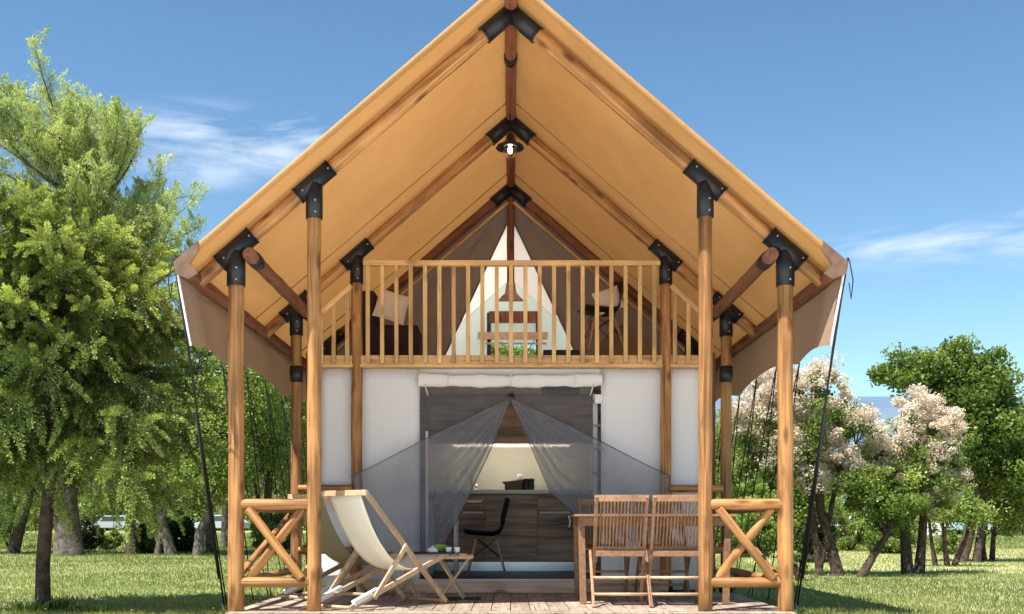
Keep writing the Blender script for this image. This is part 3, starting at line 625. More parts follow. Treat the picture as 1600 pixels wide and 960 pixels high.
# ------------------------------------------------------------ the tent
T = empty('glamping_tent', (0, 12.5, 0))
tag(T, 'two storey timber framed glamping tent with ochre canvas roof and balcony', 'tent')
def rafter_z(x): return RA - SL*abs(x)
def up_pt(x, d): return Vector((x, d, rafter_z(x)))
posts = []
def bracket(parent, x, d, s, rad=.07, t=.165, drop=.28):
    c = up_pt(x, d); dirv = Vector((1, 0, -SL*(1 if x > 0 else -1))).normalized(); po = origin_of(parent)
    mb = MB(); mb.tube([c-dirv*t-po, c+dirv*t-po], rad, 18); mb.tube([c-Vector((0, 0, .0))-po, c-Vector((0, 0, drop))-po], rad*.98, 18)
    # welded gusset
    mb.box((c.x-po.x, c.y-po.y, c.z-.11-po.z), (.05, .02, .12))
    mb.build('bracket', M['black'], parent, bevel=0)
    b2 = MB()
    for q in (c+dirv*t*.8, c-dirv*t*.8, c-Vector((0, 0, drop*.55)), c-Vector((0, 0, drop*.88))):
        b2.tube([q+Vector((.018, -rad-.006, 0))-po, q+Vector((.018, -rad+.006, 0))-po], .008, 8)
    b2.build('bolt', M['bolt'], parent)
for (x, d, rr) in ((-2.145, D1, .062), (2.145, D1, .062), (-1.535, D1, .056), (1.52, D1, .056), (-2.13, D2, .056), (2.14, D2, .056), (-1.53, D2, .056), (1.54, D2, .056), (-2.13, D3, .055), (2.13, D3, .055)):
    zt = rafter_z(x); o = pole('post', (x, d, -.1 if abs(x) > 2 else 0.0), (x, d, zt-.12), rr, M['pole'], T, n=20, r2=rr*.97)
    bracket_parent = o
    # brackets are built in world axes: give them their own frame under the post
    po = o.location + T.location
    o.rotation_mode = 'QUATERNION'
    bx = MB(); c = up_pt(x, d); dirv = Vector((1, 0, -SL*(1 if x > 0 else -1))).normalized(); rad = rr+.012
    inv = o.rotation_quaternion.to_matrix().inverted()
    f = lambda v: inv @ (Vector(v) - po)
    bx.tube([f(c-dirv*.165), f(c+dirv*.165)], rad, 18); bx.tube([f(c), f(c-Vector((0, 0, .29)))], rad*.97, 18)
    bx.tube([f(c+dirv*.165), f(c+dirv*.175)], rad*1.05, 18); bx.tube([f(c-dirv*.175), f(c-dirv*.165)], rad*1.05, 18)
    bx.build('bracket', M['black'], o)
    for q in (c+dirv*.13, c-dirv*.13, c-Vector((0, 0, .16)), c-Vector((0, 0, .25))):
        MB().tube([f(q+Vector((.02, -rad-.006, 0))), f(q+Vector((.02, -rad+.008, 0)))], .007, 8).build('bolt', M['bolt'], o)
    if d == D2:
        MB().tube([f((x, d, .0)), f((x, d, .10))], rr+.014, 18).build('post_shoe', M['black'], o)
        if abs(x) > 2:
            MB().tube([f((x, d, P(0, 598, d).z)), f((x, d, P(0, 573, d).z))], rr+.010, 18).build('collar', M['black'], o)
def pmat(v): return v
# rafters, apex brackets
for d in (D1, D2, D3):
    for s in (-1, 1):
        pole('rafter', up_pt(s*.0+s*.02, d), up_pt(s*2.44, d), .056, M['pole'] if d < D3 else M['pole_dark'], T, n=18)
    mb = MB()
    for s in (-1, 1):
        mb.tube([up_pt(0, d), up_pt(s*.20, d)], .069, 18); mb.tube([up_pt(s*.20, d), up_pt(s*.21, d)], .072, 18)
    mb.tube([Vector((0, d, RA-.06)), Vector((0, d, RA+.10))], .05, 14)
    mb.build('apex_bracket', M['black'], T, world=True)
# ridge pole
pole('ridge_pole', (0, D0+.05, RA+.035), (0, D4, RA+.035), .05, M['pole_dark'], T, n=16)
mb = MB().tube([(0, 9.35, RA+.035), (0, 9.48, RA+.035)], .058, 16); mb.build('ridge_collar', M['black'], T, world=True)
# purlins at the outer posts, eave poles
for s in (-1, 1):
    a = Vector((s*2.02, D1-.10, H+2.08)); b = Vector((s*2.02, D2+.4, H+2.08)); o = pole('purlin', a, b, .054, M['pole_dark'], T, n=16)
    MB().tube([(s*2.02, D1+.02, H+2.08), (s*2.02, D1+.20, H+2.08)], .060, 16).build('purlin_bracket', M['black'], T, world=True)
    MB().tube([(s*2.02, D2-.08, H+2.08), (s*2.02, D2+.08, H+2.08)], .060, 16).build('purlin_bracket', M['black'], T, world=True)
    pole('eave_pole', (s*2.455, D0+.01, H+1.90), (s*2.455, D4, H+1.90), .055, M['pole_dark'], T, n=16)
def scallop(y):
    br = (D0, 9.1, 11.4, 13.6, 15.6, D4)
    for a, b in zip(br, br[1:]):
        if a <= y <= b+1e-6: return (.045 if a == D0 else .10)*math.sin(PI*(y-a)/(b-a))
    return 0
# roof canvas: one panel each side, sagging a little between frames
frames = [D0, D1, D2, D3, 15.0, D4]
def sag(y):
    for a, b in zip(frames, frames[1:]):
        if a <= y <= b: return math.sin(PI*(y-a)/(b-a))*(.022 if b-a > 1 else .006)
    return 0
for s in (-1, 1):
    def fn(u, v):
        y = D0+(D3+.75-D0)*v; x = u*EX; z = CA-SL*x - sag(y)*math.sin(PI*u)*1.0 + .004*math.sin(x*7+y*3)*math.sin(PI*u) - .006*math.sin(u*PI)*math.sin(y*9+1)*.5
        return (s*x, y, z)
    MB().grid(fn, 28, 90).build('roof_canvas', M['canvas'], T, world=True)
    def fr(u, v):
        y = D3+.75+(D4-.55-D3)*v; x = u*EX; return (s*x, y, CA-SL*x - sag(min(y, D4))*math.sin(PI*u))
    MB().grid(fr, 16, 30).build('rear_roof_canvas', M['gable'], T, world=True)  # unseen rear roof made thin and white so sun brightens the loft
    def fl(u, v):
        y = D3+.16+(D4-.2-D3-.16)*v; x = u*2.2; return (s*x, y, H+3.77-SL*x - .02*math.sin(PI*u)*math.sin(y*6))
    MB().grid(fl, 10, 20).build('roof_lining', M['lining'], T, world=True)
    # rolled front hem band
    h = []
    for i in range(25):
        x = EX*i/24; h.append((s*x, D0+.005, CA-SL*x-.018))
    MB().tube(h, .024, 10, sx=1).build('front_hem', M['canvas'], T, world=True)
    for dd in (10.49, 12.62, 11.15, 13.3):
        h = [(s*EX*i/16*.985, dd, CA-SL*EX*i/16*.985 - sag(dd)*math.sin(PI*i/16) - .008) for i in range(17)]
        MB().tube(h, .006, 5).build('seam', M['seam'], T, world=True)
    # lining behind the loft front
    def fl(u, v):
        y = D3+.12+(D4-.2-D3-.12)*v; x = u*2.2; return (s*x, y, RA-.16-SL*x - .02*math.sin(PI*u)*math.sin(y*6))
    # brown leather-like corner patch
    cpt = MB(); e = (s*(EX+.004), H+1.94)
    cpt.prism([(s*(EX+x_), H+z_) for x_, z_ in ((.012, 1.95), (-.17, 2.105), (-.175, 2.03), (-.105, 1.93), (-.17, 1.865), (-.10, 1.82), (.0, 1.86))], D0-.028, D0-.012)
    cpt.build('corner_patch', M['patch'], T, world=True)
    # valance with scalloped foot
    def fv(u, v):
        y = D0+(D4-D0)*u; sc = scallop(y)
        z0 = H+1.955; z1 = H+1.33+sc; x = EX+.005-.11*v
        return (s*(x+.008*math.sin(y*5)*v), y+(.02*v if u == 0 else 0), z0+(z1-z0)*v)
    MB().grid(fv, 110, 8).build('valance', M['valance'], T, world=True)
    he = [fv(0, v/8) for v in range(9)]; MB().tube(he, .009, 6).build('valance_cord', M['roll'], T, world=True)
    # guy ropes with pegs
    top = Vector(fv(0, 0)); peg = gpt(350 if s < 0 else 1246, 955)
    mb = MB(); mid = Vector(fv(0, 1)) + Vector((s*.02, 0, 0))
    mb.tube([top+Vector((s*.015, 0, .03)), mid, peg+Vector((0, 0, .05))], .0085, 6); mb.tube([top+Vector((s*.02, .04, 0)), mid+Vector((s*.02, .05, 0)), peg+Vector((s*-.015, .03, .06))], .006, 6)
    ta = mid.lerp(peg, .22); tb = mid.lerp(peg, .86)
    mb.tube([ta+Vector((s*.008, -.006, 0)), tb+Vector((s*.008, -.006, 0))], .008, 6)
    o = mb.build('guy_rope', M['rope'], T, world=True)
    MB().tube([peg+Vector((-.015, 0, .07))-Vector(T.location), peg+Vector((.02, 0, -.05))-Vector(T.location)], .008, 6).build('peg', M['steel'], o)
    lp = MB().tube([top+Vector((s*.02, -.01, .02)), top+Vector((s*.05, -.01, -.14)), top+Vector((s*.035, -.01, -.28)), top+Vector((s*.02, -.01, -.16))], .005, 5); lp.build('loose_cord', M['rope'], T, world=True)
    for k in range(0, 9):
        y = D0+.95+.79*k; tp = Vector((s*(EX-.09), y, H+1.335+scallop(y)))
        for j, oy in enumerate((1.30, 2.25)):
            pg = Vector((s*(EX-.03+.03*j), y+oy*random.uniform(.93, 1.05), GZ+.03)); mb = MB().tube([tp, pg], .0055, 5)
            a2 = tp.lerp(pg, .3+.1*j); mb.tube([a2, a2+(pg-tp).normalized()*.06], .011, 6)
            o = mb.build('guy_rope', M['rope'], T, world=True)
            MB().tube([pg+Vector((0, 0, .05))-Vector(T.location), pg+Vector((0, .02, -.04))-Vector(T.location)], .007, 5).build('peg', M['steel'], o)
# porch railings: front pair, side pair, rear pair
def railing(p0, p1, zt, zb, zmid=None, x_brace=True, r=.043, single=False):
    p0 = Vector(p0); p1 = Vector(p1); root = empty('porch_railing', (p0+p1)/2-Vector(T.location)); root.parent = T
    def W(p, z): return Vector((p.x, p.y, z))
    u = (p1-p0).normalized()
    pole('top_rail', W(p0-u*.02, zt), W(p1+u*.02, zt), r, M['pole'], root, n=14); pole('bottom_rail', W(p0-u*.02, zb), W(p1+u*.02, zb), r*.95, M['pole'], root, n=14)
    if x_brace:
        n = Vector((-u.y, u.x, 0))*.028
        a = p0+u*.045; b = p1-u*.045
        pole('brace', W(a, zb+.03)+n, W(b, zt-.035)+n, r*.80, M['pole'], root, n=12)
        if not single: pole('brace', W(a, zt-.035)-n, W(b, zb+.03)-n, r*.80, M['pole'], root, n=12)
    return root
zt, zb = P(0, 788, D1).z, P(0, 910, D1).z
railing((-2.09, D1, 0), (-1.585, D1, 0), zt, zb); railing((2.09, D1, 0), (1.575, D1, 0), zt, zb)
railing((-2.135, D1+.06, 0), (-2.135, D2-.06, 0), zt-.02, zb, single=True, r=.036); railing((2.135, D1+.06, 0), (2.135, D2-.06, 0), zt-.02, zb, single=True, r=.036)
for s in (-1, 1):
    a, b = (s*2.08, D2-.055, 0), (s*1.585, D2-.055, 0)
    railing(a, b, P(0, 764, D2).z, P(0, 860, D2).z, x_brace=False, r=.036)
    MB().box((s*2.03, D2+.14, 1.2), (.05, .05, 2.4)).build('wall_stud', M['pole_dark'], T, world=True)
# lower wall: off-white canvas with door opening
XW = 1.89; ZR = P(0, 575, D2).z; dl, dr = P(655, 0, D2).x, P(940, 0, D2).x; dt = P(0, 600, D2).z; fz = P(0, 905, D2).z
def panel(name, x0, x1, z0, z1, y, mt, nx=14, nz=18, amp=.008, parent=T):
    def f(u, v):
        x = x0+(x1-x0)*u; z = z0+(z1-z0)*v; return (x, y+amp*math.sin(x*9+z*1.3)*math.sin(PI*u), z)
    return MB().grid(f, nx, nz).build(name, mt, parent, world=True, solid=.006)
panel('wall_panel', -XW, dl, .02, ZR, D2+.07, M['white_canvas']); panel('wall_panel', dr, XW, .02, ZR, D2+.07, M['white_canvas']); panel('wall_panel', dl-.002, dr+.002, dt, ZR, D2+.075, M['white_canvas'], amp=.003)
for s in (-1, 1): MB().grid(lambda u, v: (s*(XW+.003+.01*math.sin(u*20)*v*(1-v)), D2+.07+(D4-D2-.07)*u, GZ+.02+(ZR-GZ)*v), 30, 8).build('side_wall', M['white_canvas'], T, world=True, solid=.005)
MB().box((0, D4+.02, (ZR+GZ)/2), (2*XW, .02, ZR-GZ)).build('rear_wall', M['white_canvas'], T, world=True)
# rolled up door flap with ties
def roll(u, v):
    x = dl-.005+(dr-dl+.01)*u; a = v*2*PI; r = .062+.006*math.sin(u*23)+.004*math.sin(u*61); zz = P(0, 594, D2).z - .012*math.sin(PI*u)
    return (x, D2-.005+math.sin(a)*.035, zz+math.cos(a)*r)
o = MB().grid(roll, 60, 16).build('rolled_door_flap', M['roll'], T, world=True)
for px in (700, 798, 897):
    x = P(px, 0, D2).x; z = P(0, 594, D2).z; MB().tube([(x, D2-.046, z+.07), (x+.004, D2-.052, z), (x, D2-.046, z-.06)], .006, 6).build('tie', M['white_paint'], o).location = (-T.location.x, -T.location.y, 0)
for px, s in ((655, 1), (936, -1)):
    MB().tube([P(px+s*8, 600, D2-.03), P(px+s*14, 618, D2-.05)], .006, 5).build('tie', M['white_paint'], T, world=True)
# door trim and sill
MB().box(((dl+dr)/2-.12, D2+.0, fz-.008), (dr-dl+.28, .10, .016)).build('door_sill', M['sill'], T, world=True)
MB().box(((P(560,0,D2).x+P(912,0,D2).x)/2, D2-.11, .062), (P(912,0,D2).x-P(560,0,D2).x, .10, .118)).build('step_board', M['step'], T, world=True, bevel=.004)
MB().box((1.1, D2-.09, .062), (.9, .06, .118)).build('step_board', M['step'], T, world=True, bevel=.004)
# floor / ceiling
MB().box((0, (D2+D4)/2+.05, .06), (2*XW-.03, D4-D2-.1, .12)).build('kitchen_floor', M['darkfloor'], T, world=True)
ZF = P(0, 556, D2).z - .02
MB().box((0, (D2+D4)/2, ZF-.05), (2*XW-.02, D4-D2-.05, .06)).build('loft_floor', M['step'], T, world=True)
MB().box((0, 13.66, (ZF+.1)/2), (2*XW-.03, .03, ZF-.14)).build('kitchen_rear_wall', M['white_canvas'], T, world=True)
# mosquito nets: inner sheet and tied back wings, both halves
def lerp2(a, b, t): return (a[0]+(b[0]-a[0])*t, a[1]+(b[1]-a[1])*t)
def net_sheet(name, rowsL, rowsR, depth, mt, folds, amp, ps=1):
    n = len(rowsL)-1
    def f(u, v):
        q = v*n; i = min(n-1, int(q)); l = lerp2(rowsL[i], rowsL[i+1], q-i); r = lerp2(rowsR[i], rowsR[i+1], q-i); p = lerp2(l, r, u)
        dpt = depth(u, v) + amp*math.sin(u*folds*PI+v*2)*min(1, .25+v)*(1-.0*u)
        w = P(p[0], p[1], D2); return (w.x, dpt, w.z)
    return MB().grid(f, 90, 26).build(name, mt, T, world=True)
mir = lambda L: [(1596-x, y) for x, y in L]
outL = [(656, 603), (656, 690), (656, 790), (656, 902)]; frL = [(799, 603), (768, 690), (730, 768), (686, 850)]
frR = [(799, 603), (830, 690), (862, 768), (906, 812)]; outR = [(927, 603), (927, 690), (927, 790), (927, 840)]
net_sheet('mosquito_net', outL, frL, lambda u, v: D2+.045, M['net'], 9, .011)
net_sheet('mosquito_net', outR, frR, lambda u, v: D2+.045, M['net'], 9, .011)
wa = [(798, 622), (640, 697), (590, 722), (548, 742)]
def wing(name, s):
    top = [(798, 622), (742, 648), (690, 673), (640, 699), (590, 725), (549, 744)]
    bot = [(798, 626), (770, 690), (730, 775), (690, 850), (625, 892), (556, 772)] if s < 0 else [(798, 626), (770, 690), (737, 768), (690, 812), (600, 850), (551, 768)]
    if s < 0: bot = [(798, 626), (768, 700), (728, 785), (688, 862), (612, 884), (557, 770)]
    if s > 0: top = mir(top); bot = mir(bot)
    n = 5
    def f(u, v):
        q = u*n; i = min(n-1, int(q)); a = lerp2(top[i], top[i+1], q-i); b = lerp2(bot[i], bot[i+1], q-i); p = lerp2(a, b, v); w = P(p[0], p[1], D2-.04-.14*u)
        return (w.x, w.y + .028*math.sin(v*21+u*3)*math.sin(PI*min(1, u*1.3+.02))*(.3+.7*v), w.z)
    MB().grid(f, 44, 48).build(name, M['net2'], T, world=True)
    MB().tube([f(i/40, 0) for i in range(41)], .0045, 5).build('net_hem', M['hem'], T, world=True)
    MB().tube([f(1, i/10) for i in range(11)] + ([f(1-i/20, 1) for i in range(1, 13)] if s < 0 else []), .0045, 5).build('net_hem', M['hem'], T, world=True)
    MB().tube([f(i/40, 1) for i in range(26)], .004, 5).build('net_hem', M['hem'], T, world=True)
    e = Vector(f(1, .1)); MB().tube([e, Vector((s*1.53, D2-.05, e.z+.01))], .005, 5).build('net_tie', M['rope'], T, world=True)
wing('net_wing', -1); wing('net_wing', 1)
MB().tube([P(888, 806, D2-.03), P(891, 815, D2-.06), P(889, 824, D2-.05)], .006, 5).build('tie', M['white_paint'], T, world=True)
# loft rim, balustrade
rim = MB().box((0, D2+.02, (ZR+P(0, 556, D2).z)/2), (2*XW+.12, .10, P(0, 556, D2).z-ZR)); rim.build('loft_rim', M['rim'], T, world=True, bevel=.004)
MB().box((0, D2-.034, ZR+.018), (2*XW+.10, .012, .030)).build('rim_trim', M['rim'], T, world=True)
bal = empty('balcony_railing', (0, D2-.06-12.5, ZR)); bal.parent = T
ztop = P(0, 414, D2).z
def seg(name, a, b, w, t, parent, mt, bev=.004):
    a = Vector(a); b = Vector(b); L = (b-a).length; o0 = origin_of(parent)
    mb = MB().box((0, 0, L/2), (w, t, L)); o = mb.build(name, mt, parent, bevel=bev)
    o.rotation_mode = 'QUATERNION'; d = (b-a).normalized()
    zq = d; yq = Vector((0, 1, 0)) if abs(d.y) < .9 else Vector((0, 0, 1)); xq = yq.cross(zq).normalized(); yq = zq.cross(xq)
    o.rotation_quaternion = Matrix((xq, yq, zq)).transposed().to_quaternion(); o.location = a-o0; return o
yb = D2-.062
seg('top_rail', (P(569, 0, D2).x, yb+.01, ztop), (P(1030, 0, D2).x, yb+.01, ztop), .05, .075, bal, M['rail'])
pb = None
for i in range(21):
    x = P(576+22.25*i, 0, D2).x
    seg('baluster', (x, yb, P(0, 569, D2).z), (x, yb, ztop-.024), .040, .030, bal, M['rail'])
for s in (-1, 1):
    m = (lambda p: p) if s < 0 else (lambda p: 1597-p)
    seg('side_top_rail', P(m(503), 489, D2-.055), P(m(549), 447, D2-.055), .045, .05, bal, M['rail'])
    for px, py in ((503.5, 489), (523, 470), (544, 452)):
        x = P(m(px), 0, D2).x; seg('baluster', (x, yb, P(0, 569, D2).z), (x, yb, P(0, py+4, D2).z), .040, .030, bal, M['rail'])
# loft partition: dark taupe canvas either side of a narrow opening, with a batten along the slope
for s in (-1, 1):
    def fp(u, v):        # v 0 bottom..1 top; between opening edge and roof line
        z = ZF+.0+(RA-.05-ZF)*v; xi = max(.002, .97*(1-(z-ZF)/(H+3.70-ZF))); xo = max(xi+.01, (CA-.03-z)/SL); x = xi+(xo-xi)*u
        return (s*x, D3+.13+.03*math.sin(u*14+v*2)*(1-v*.7)*math.sin(PI*min(1, u+.1)), z)
    MB().grid(fp, 30, 24).build('loft_curtain', M['taupe'], T, world=True)
    MB().tube([fp(0, v/20) for v in range(21)], .012, 6).build('curtain_hem', M['taupe'], T, world=True)
    seg('gable_batten', (s*.03, D3+.02, RA-.17), (s*2.18, D3+.02, RA-.17-SL*2.15), .03, .05, T, M['rail'])
# hanging king post with triangular foot
kt, kb = P(0, 325, D3).z, P(0, 452, D3+.1).z
pole('king_post', (.0, D3+.05, kb+.02), (.0, D3+.05, RA-.1), .045, M['pole_dark'], T)
MB().prism([(-.15, kb-.15), (.15, kb-.15), (.07, kb-.07), (.05, kb+.06), (-.05, kb+.06), (-.07, kb-.07)], D3+.0, D3+.10).build('king_post_foot', M['step'], T, world=True, bevel=.004)
# far gable wall with window and blind
D5 = D4-.22; zg = lambda x: H+3.78-SL*abs(x)
wx0, wx1, wz0, wz1 = P(761, 0, D5).x, P(841, 0, D5).x, ZF+.35, P(0, 490, D5).z
mb = MB(); mb.prism([(-2.15, ZF), (wx0, ZF), (wx0, zg(wx0)), (-2.15, zg(2.15))], D5, D5+.02, True); mb.build('far_gable', M['gable'], T, world=True)
mb = MB(); mb.prism([(wx1, ZF), (2.15, ZF), (2.15, zg(2.15)), (wx1, zg(wx1))], D5, D5+.02, True); mb.build('far_gable', M['gable'], T, world=True)
mb = MB(); mb.prism([(wx0, wz1), (wx1, wz1), (wx1, zg(wx1)), (0, zg(0)), (wx0, zg(wx0))], D5, D5+.02, True); mb.build('far_gable', M['gable'], T, world=True)
mb = MB(); mb.prism([(wx0, ZF), (wx1, ZF), (wx1, wz0), (wx0, wz0)], D5, D5+.02, True); mb.build('far_gable', M['gable'], T, world=True)
wf = MB(); cw = (wx0+wx1)/2; t = .06
wf.box((wx0+t/2, D5-.02, (wz0+wz1)/2), (t, .05, wz1-wz0)); wf.box((wx1-.02, D5-.02, (wz0+wz1)/2), (.03, .05, wz1-wz0)); wf.box((cw, D5-.02, wz1-.02), (wx1-wx0, .045, .05))
wf.build('window_frame', M['black'], T, world=True)
MB().box((cw+.02, D5-.06, P(0, 497, D5).z), (wx1-wx0-.02, .03, .18)).build('window_blind', M['pole_dark'], T, world=True)
MB().grid(lambda u, v: (wx0+.05+(wx1-wx0-.08)*u, D5-.005+.01*math.sin(u*18), P(0, 534, D5).z+(wz1-P(0, 534, D5).z)*v), 16, 4).build('sheer_panel', M['gable'], T, world=True)
MB().box((cw, D5-.10, P(0, 525, D5-.1).z), (P(853, 0, D5).x-P(744, 0, D5).x, .05, .11)).build('wooden_crossbar', M['beech'], T, world=True, bevel=.004)
MB().box((cw+.05, D5-.10, P(0, 537, D5-.1).z), (P(850, 0, D5).x-P(755, 0, D5).x, .03, .03)).build('wooden_crossbar', M['beech'], T, world=True)

# ------------------------------------------------------------ pendant lamp
lp = P(797, 233, D2-.30); L0 = empty('pendant_lamp', (lp.x, lp.y, lp.z)); tag(L0, 'black enamel pendant lamp with clear glass jar hanging under the roof ridge', 'lamp')
MB().lathe([(.012, .15), (.02, .15), (.035, .13), (.045, .08), (.075, .055), (.125, .03), (.138, .005), (.132, .0), (.115, .02), (.07, .045), (.03, .06)], n=28).build('lamp_shade', M['black'], L0)
MB().lathe([(.062, .03), (.068, .0), (.062, -.05), (.035, -.085), (.0, -.095)], n=20).build('glass_jar', M['glass'], L0, solid=.003)
MB().lathe([(.0, .03), (.016, .02), (.026, -.015), (.018, -.04), (.0, -.048)], n=14).build('bulb', M['bulb'], L0)
MB().tube([(0, 0, .15), (0, .05, RA-lp.z-.01)], .006, 6).build('cord', M['rope'], L0)

# ------------------------------------------------------------ kitchen
KY = 12.9; kz = .12
K = empty('kitchen_cabinets', (0, KY, kz)); tag(K, 'dark walnut kitchen units with pale worktop inside the tent doorway', 'kitchen')
zc = P(0, 772, KY).z; zu = P(0, 687, 13.15).z
MB().box((-.05, KY+.31, (zc+.24)/2), (2.3, .58, zc-.24)).build('carcass', M['walnut'], K, world=True)
MB().box((-.05, KY+.25, zc+.022), (2.4, .62+.1, .045)).build('worktop', M['counter'], K, world=True, bevel=.003)
MB().box((-.05, KY+.07, kz+.05), (2.2, .02, .11)).build('plinth', M['plinth'], K, world=True)
edges = [P(x, 0, KY).x for x in (655, 758, 840, 928)]
for a, b in zip(edges, edges[1:]):
    o = MB().box(((a+b)/2, KY-.008, (zc+.225)/2), (b-a-.005, .018, zc-.225-.02)).build('cabinet_door', M['walnut'], K, world=True, bevel=.0015)
    c = {0: (722, 755), 2: (843, 890)}.get(edges.index(a))
    if c: MB().box(((P(c[0], 0, KY).x+P(c[1], 0, KY).x)/2, KY-.03-KY, P(0, 801, KY).z-kz), (P(c[1], 0, KY).x-P(c[0], 0, KY).x, .02, .02)).build('handle', M['white_paint'], o)
MB().box((-.05, 13.62, (zc+zu)/2+.03), (2.4, .02, zu-zc)).build('backsplash', M['backsplash'], K, world=True)
MB().box((0, 13.15+.22, (zu+ZF-.1)/2), (1.95, .44, ZF-.1-zu)).build('wall_cabinet', M['walnut'], K, world=True, bevel=.003)
for a, b in ((-.97, -.33), (-.325, .32), (.325, .97)):
    MB().box(((a+b)/2, 13.138, (zu-.045+ZF-.16)/2), (b-a-.006, .018, ZF-.16-zu+.045)).build('cabinet_door', M['walnut'], K, world=True, bevel=.0015)
MB().box((0, 13.152, zu-.020), (1.94, .008, .050)).build('light_rail', M['walnut'], K, world=True)
MB().box((0, 13.175, zu-.010), (1.5, .03, .014)).build('strip_light', M['strip'], K, world=True)
for s in (-1, 1):
    MB().box((s*1.22, 13.05, 1.2), (.5, .6, 2.1)).build('tall_cabinet', M['walnut'], K, world=True, bevel=.003)
o = MB().tube([P(737, 768, 13.2), P(737, 750, 13.2), P(733, 741, 13.2), P(727, 738, 13.2), P(721, 741, 13.18)], .012, 8).build('tap', M['black'], K, world=True)
MB().tube([P(742, 768, 13.2), P(745, 757, 13.2)], .008, 6).build('tap_lever', M['chrome'], K, world=True)
# basket and crockery on the worktop
bk = P(803, 766, KY+.2); B = empty('wicker_basket', (bk.x, bk.y, zc+.045)); tag(B, 'small brown wicker basket on the kitchen worktop', 'basket')
def bowl_box(w, d, h, t=.012):
    mb = MB(); mb.box((0, 0, t/2), (w, d, t))
    for sx, sy, ww, dd in ((0, -1, w, t), (0, 1, w, t), (-1, 0, t, d), (1, 0, t, d)):
        mb.box((sx*(w-t)/2, sy*(d-t)/2, h/2+t*.3), (ww, dd, h), M=None)
    return mb
bowl_box(.22, .15, .09).build('basket_body', M['wicker'], B)
MB().tube([(-.13, -.08, .095), (.11, -.085, .12), (.13, .075, .115), (-.11, .08, .09), (-.13, -.08, .095)], .01, 6).build('basket_rim', M['wicker'], B)
def cup_mb(r, h): return MB().lathe([(0, .004), (r*.72, .004), (r*.8, .012), (r, h), (r*.93, h), (r*.7, .014), (0, .012)], n=18)
def cup(px, py, d, z, mt, label, r=.04, h=.08, name='cup', handle=False, cat='cup', group=None):
    c = P(px, py, d); o = cup_mb(r, h).build(name, mt); o.location = (c.x, c.y, z); tag(o, label, cat, group)
    return o
cup(812, 760, KY+.28, zc+.16, M['porcelain'], 'white mug stacked above the wicker basket', .035, .09)
for px, py, zz, lab in ((822, 757, .046, 'black coffee pot beside the wicker basket'), (829, 757, .046, 'second black jar right of the coffee pot')):
    c = P(px, py, KY+.2); o = MB().lathe([(0, 0), (.045, 0), (.05, .04), (.04, .10), (.055, .135), (.045, .14), (.0, .15)], n=16).build('jar', M['black'])
    o.location = (c.x, KY+.2, zc+zz); tag(o, lab, 'jar')
o = MB().box((0, 0, 0), (.10, .07, .13)).build('folded_box', M['walnut'], loc=(P(812, 0, KY).x, KY+.30, zc+.045+.067), bevel=.004); tag(o, 'small brown box behind the basket on the worktop', 'box')
# inner table
tt = empty('bistro_table', (-.62, 11.95, kz)); tag(tt, 'narrow white topped table with slim leg behind the left mosquito net', 'table')
MB().box((-.0, 0, .80), (.62, .55, .03)).build('tabletop', M['beech'], tt, bevel=.003)
for x in (-.26, .02): MB().tube([(x, -.2, 0), (x, -.2, .785)], .018, 10).build('leg', M['white_paint'], tt)
MB().tube([(-.26, .2, 0), (-.26, .2, .785)], .018, 10).build('leg', M['white_paint'], tt)
MB().tube([(.02, .2, 0), (.02, .2, .785)], .018, 10).build('leg', M['white_paint'], tt)
MB().box((-.02, -.24, .62), (.03, .03, .03)).build('bolt', M['white_paint'], tt)
# shell chairs
def shell_chair(name, loc, rz, label):
    root = empty(name, loc, rz); tag(root, label, 'chair', 'black shell chairs on wooden legs')
    def f(u, v):      # v along seat to back, u across; faces -X
        prof = [(-.24, .45), (-.17, .435), (-.05, .425), (.06, .42), (.14, .44), (.185, .50), (.21, .60), (.235, .72), (.265, .83)]
        q = v*(len(prof)-1); i = min(len(prof)-2, int(q)); x = prof[i][0]+(prof[i+1][0]-prof[i][0])*(q-i); z = prof[i][1]+(prof[i+1][1]-prof[i][1])*(q-i)
        w = .22*(1-.25*max(0, v-.75)*4*max(0, v-.75)*4*.35) * (.86+.14*math.sin(PI*min(1, v*2))); y = (u-.5)*2*w; e = abs(u-.5)*2
        return (x - (e**3)*.05*(v > .5)*min(1, (v-.5)*4), y, z + (e**3)*.055*(1 if v < .6 else .3))
    MB().grid(f, 16, 28).build('shell', M['black_plastic'], root, solid=.008)
    pts = {}
    for sx in (-1, 1):
        for sy in (-1, 1):
            a = Vector((sx*.11, sy*.12, .40)); b = Vector((sx*.21, sy*.2, 0)); pts[(sx, sy)] = (a, b)
            MB().tube([a, b], [.015, .010], 10).build('leg', M['beech'], root)
    wr = MB()
    for sy in (-1, 1):
        wr.tube([pts[(-1, sy)][0], pts[(1, sy)][0].lerp(pts[(1, sy)][1], .55)], .005, 5); wr.tube([pts[(1, sy)][0], pts[(-1, sy)][0].lerp(pts[(-1, sy)][1], .55)], .005, 5)
    for sx in (-1, 1):
        wr.tube([pts[(sx, -1)][0], pts[(sx, 1)][0].lerp(pts[(sx, 1)][1], .55)], .005, 5); wr.tube([pts[(sx, 1)][0], pts[(sx, -1)][0].lerp(pts[(sx, -1)][1], .55)], .005, 5)
        wr.tube([(sx*.12, -.14, .405), (sx*.12, .14, .405)], .008, 5)
    wr.build('wire_brace', M['black'], root); return root
sc = shell_chair('shell_chair', ((760-798)*12.0/F, 12.0, kz), 0, 'black shell chair with wooden legs in front of the kitchen units')
sc2 = copy_tree(sc); sc2.location = ((940-798)*12.3/F, 12.3, ZF-.02); sc2.rotation_euler = (0, 0, R(12)); sc2['label'] = 'black shell chair holding a cream cushion on the balcony'
sc2.location.z += .30
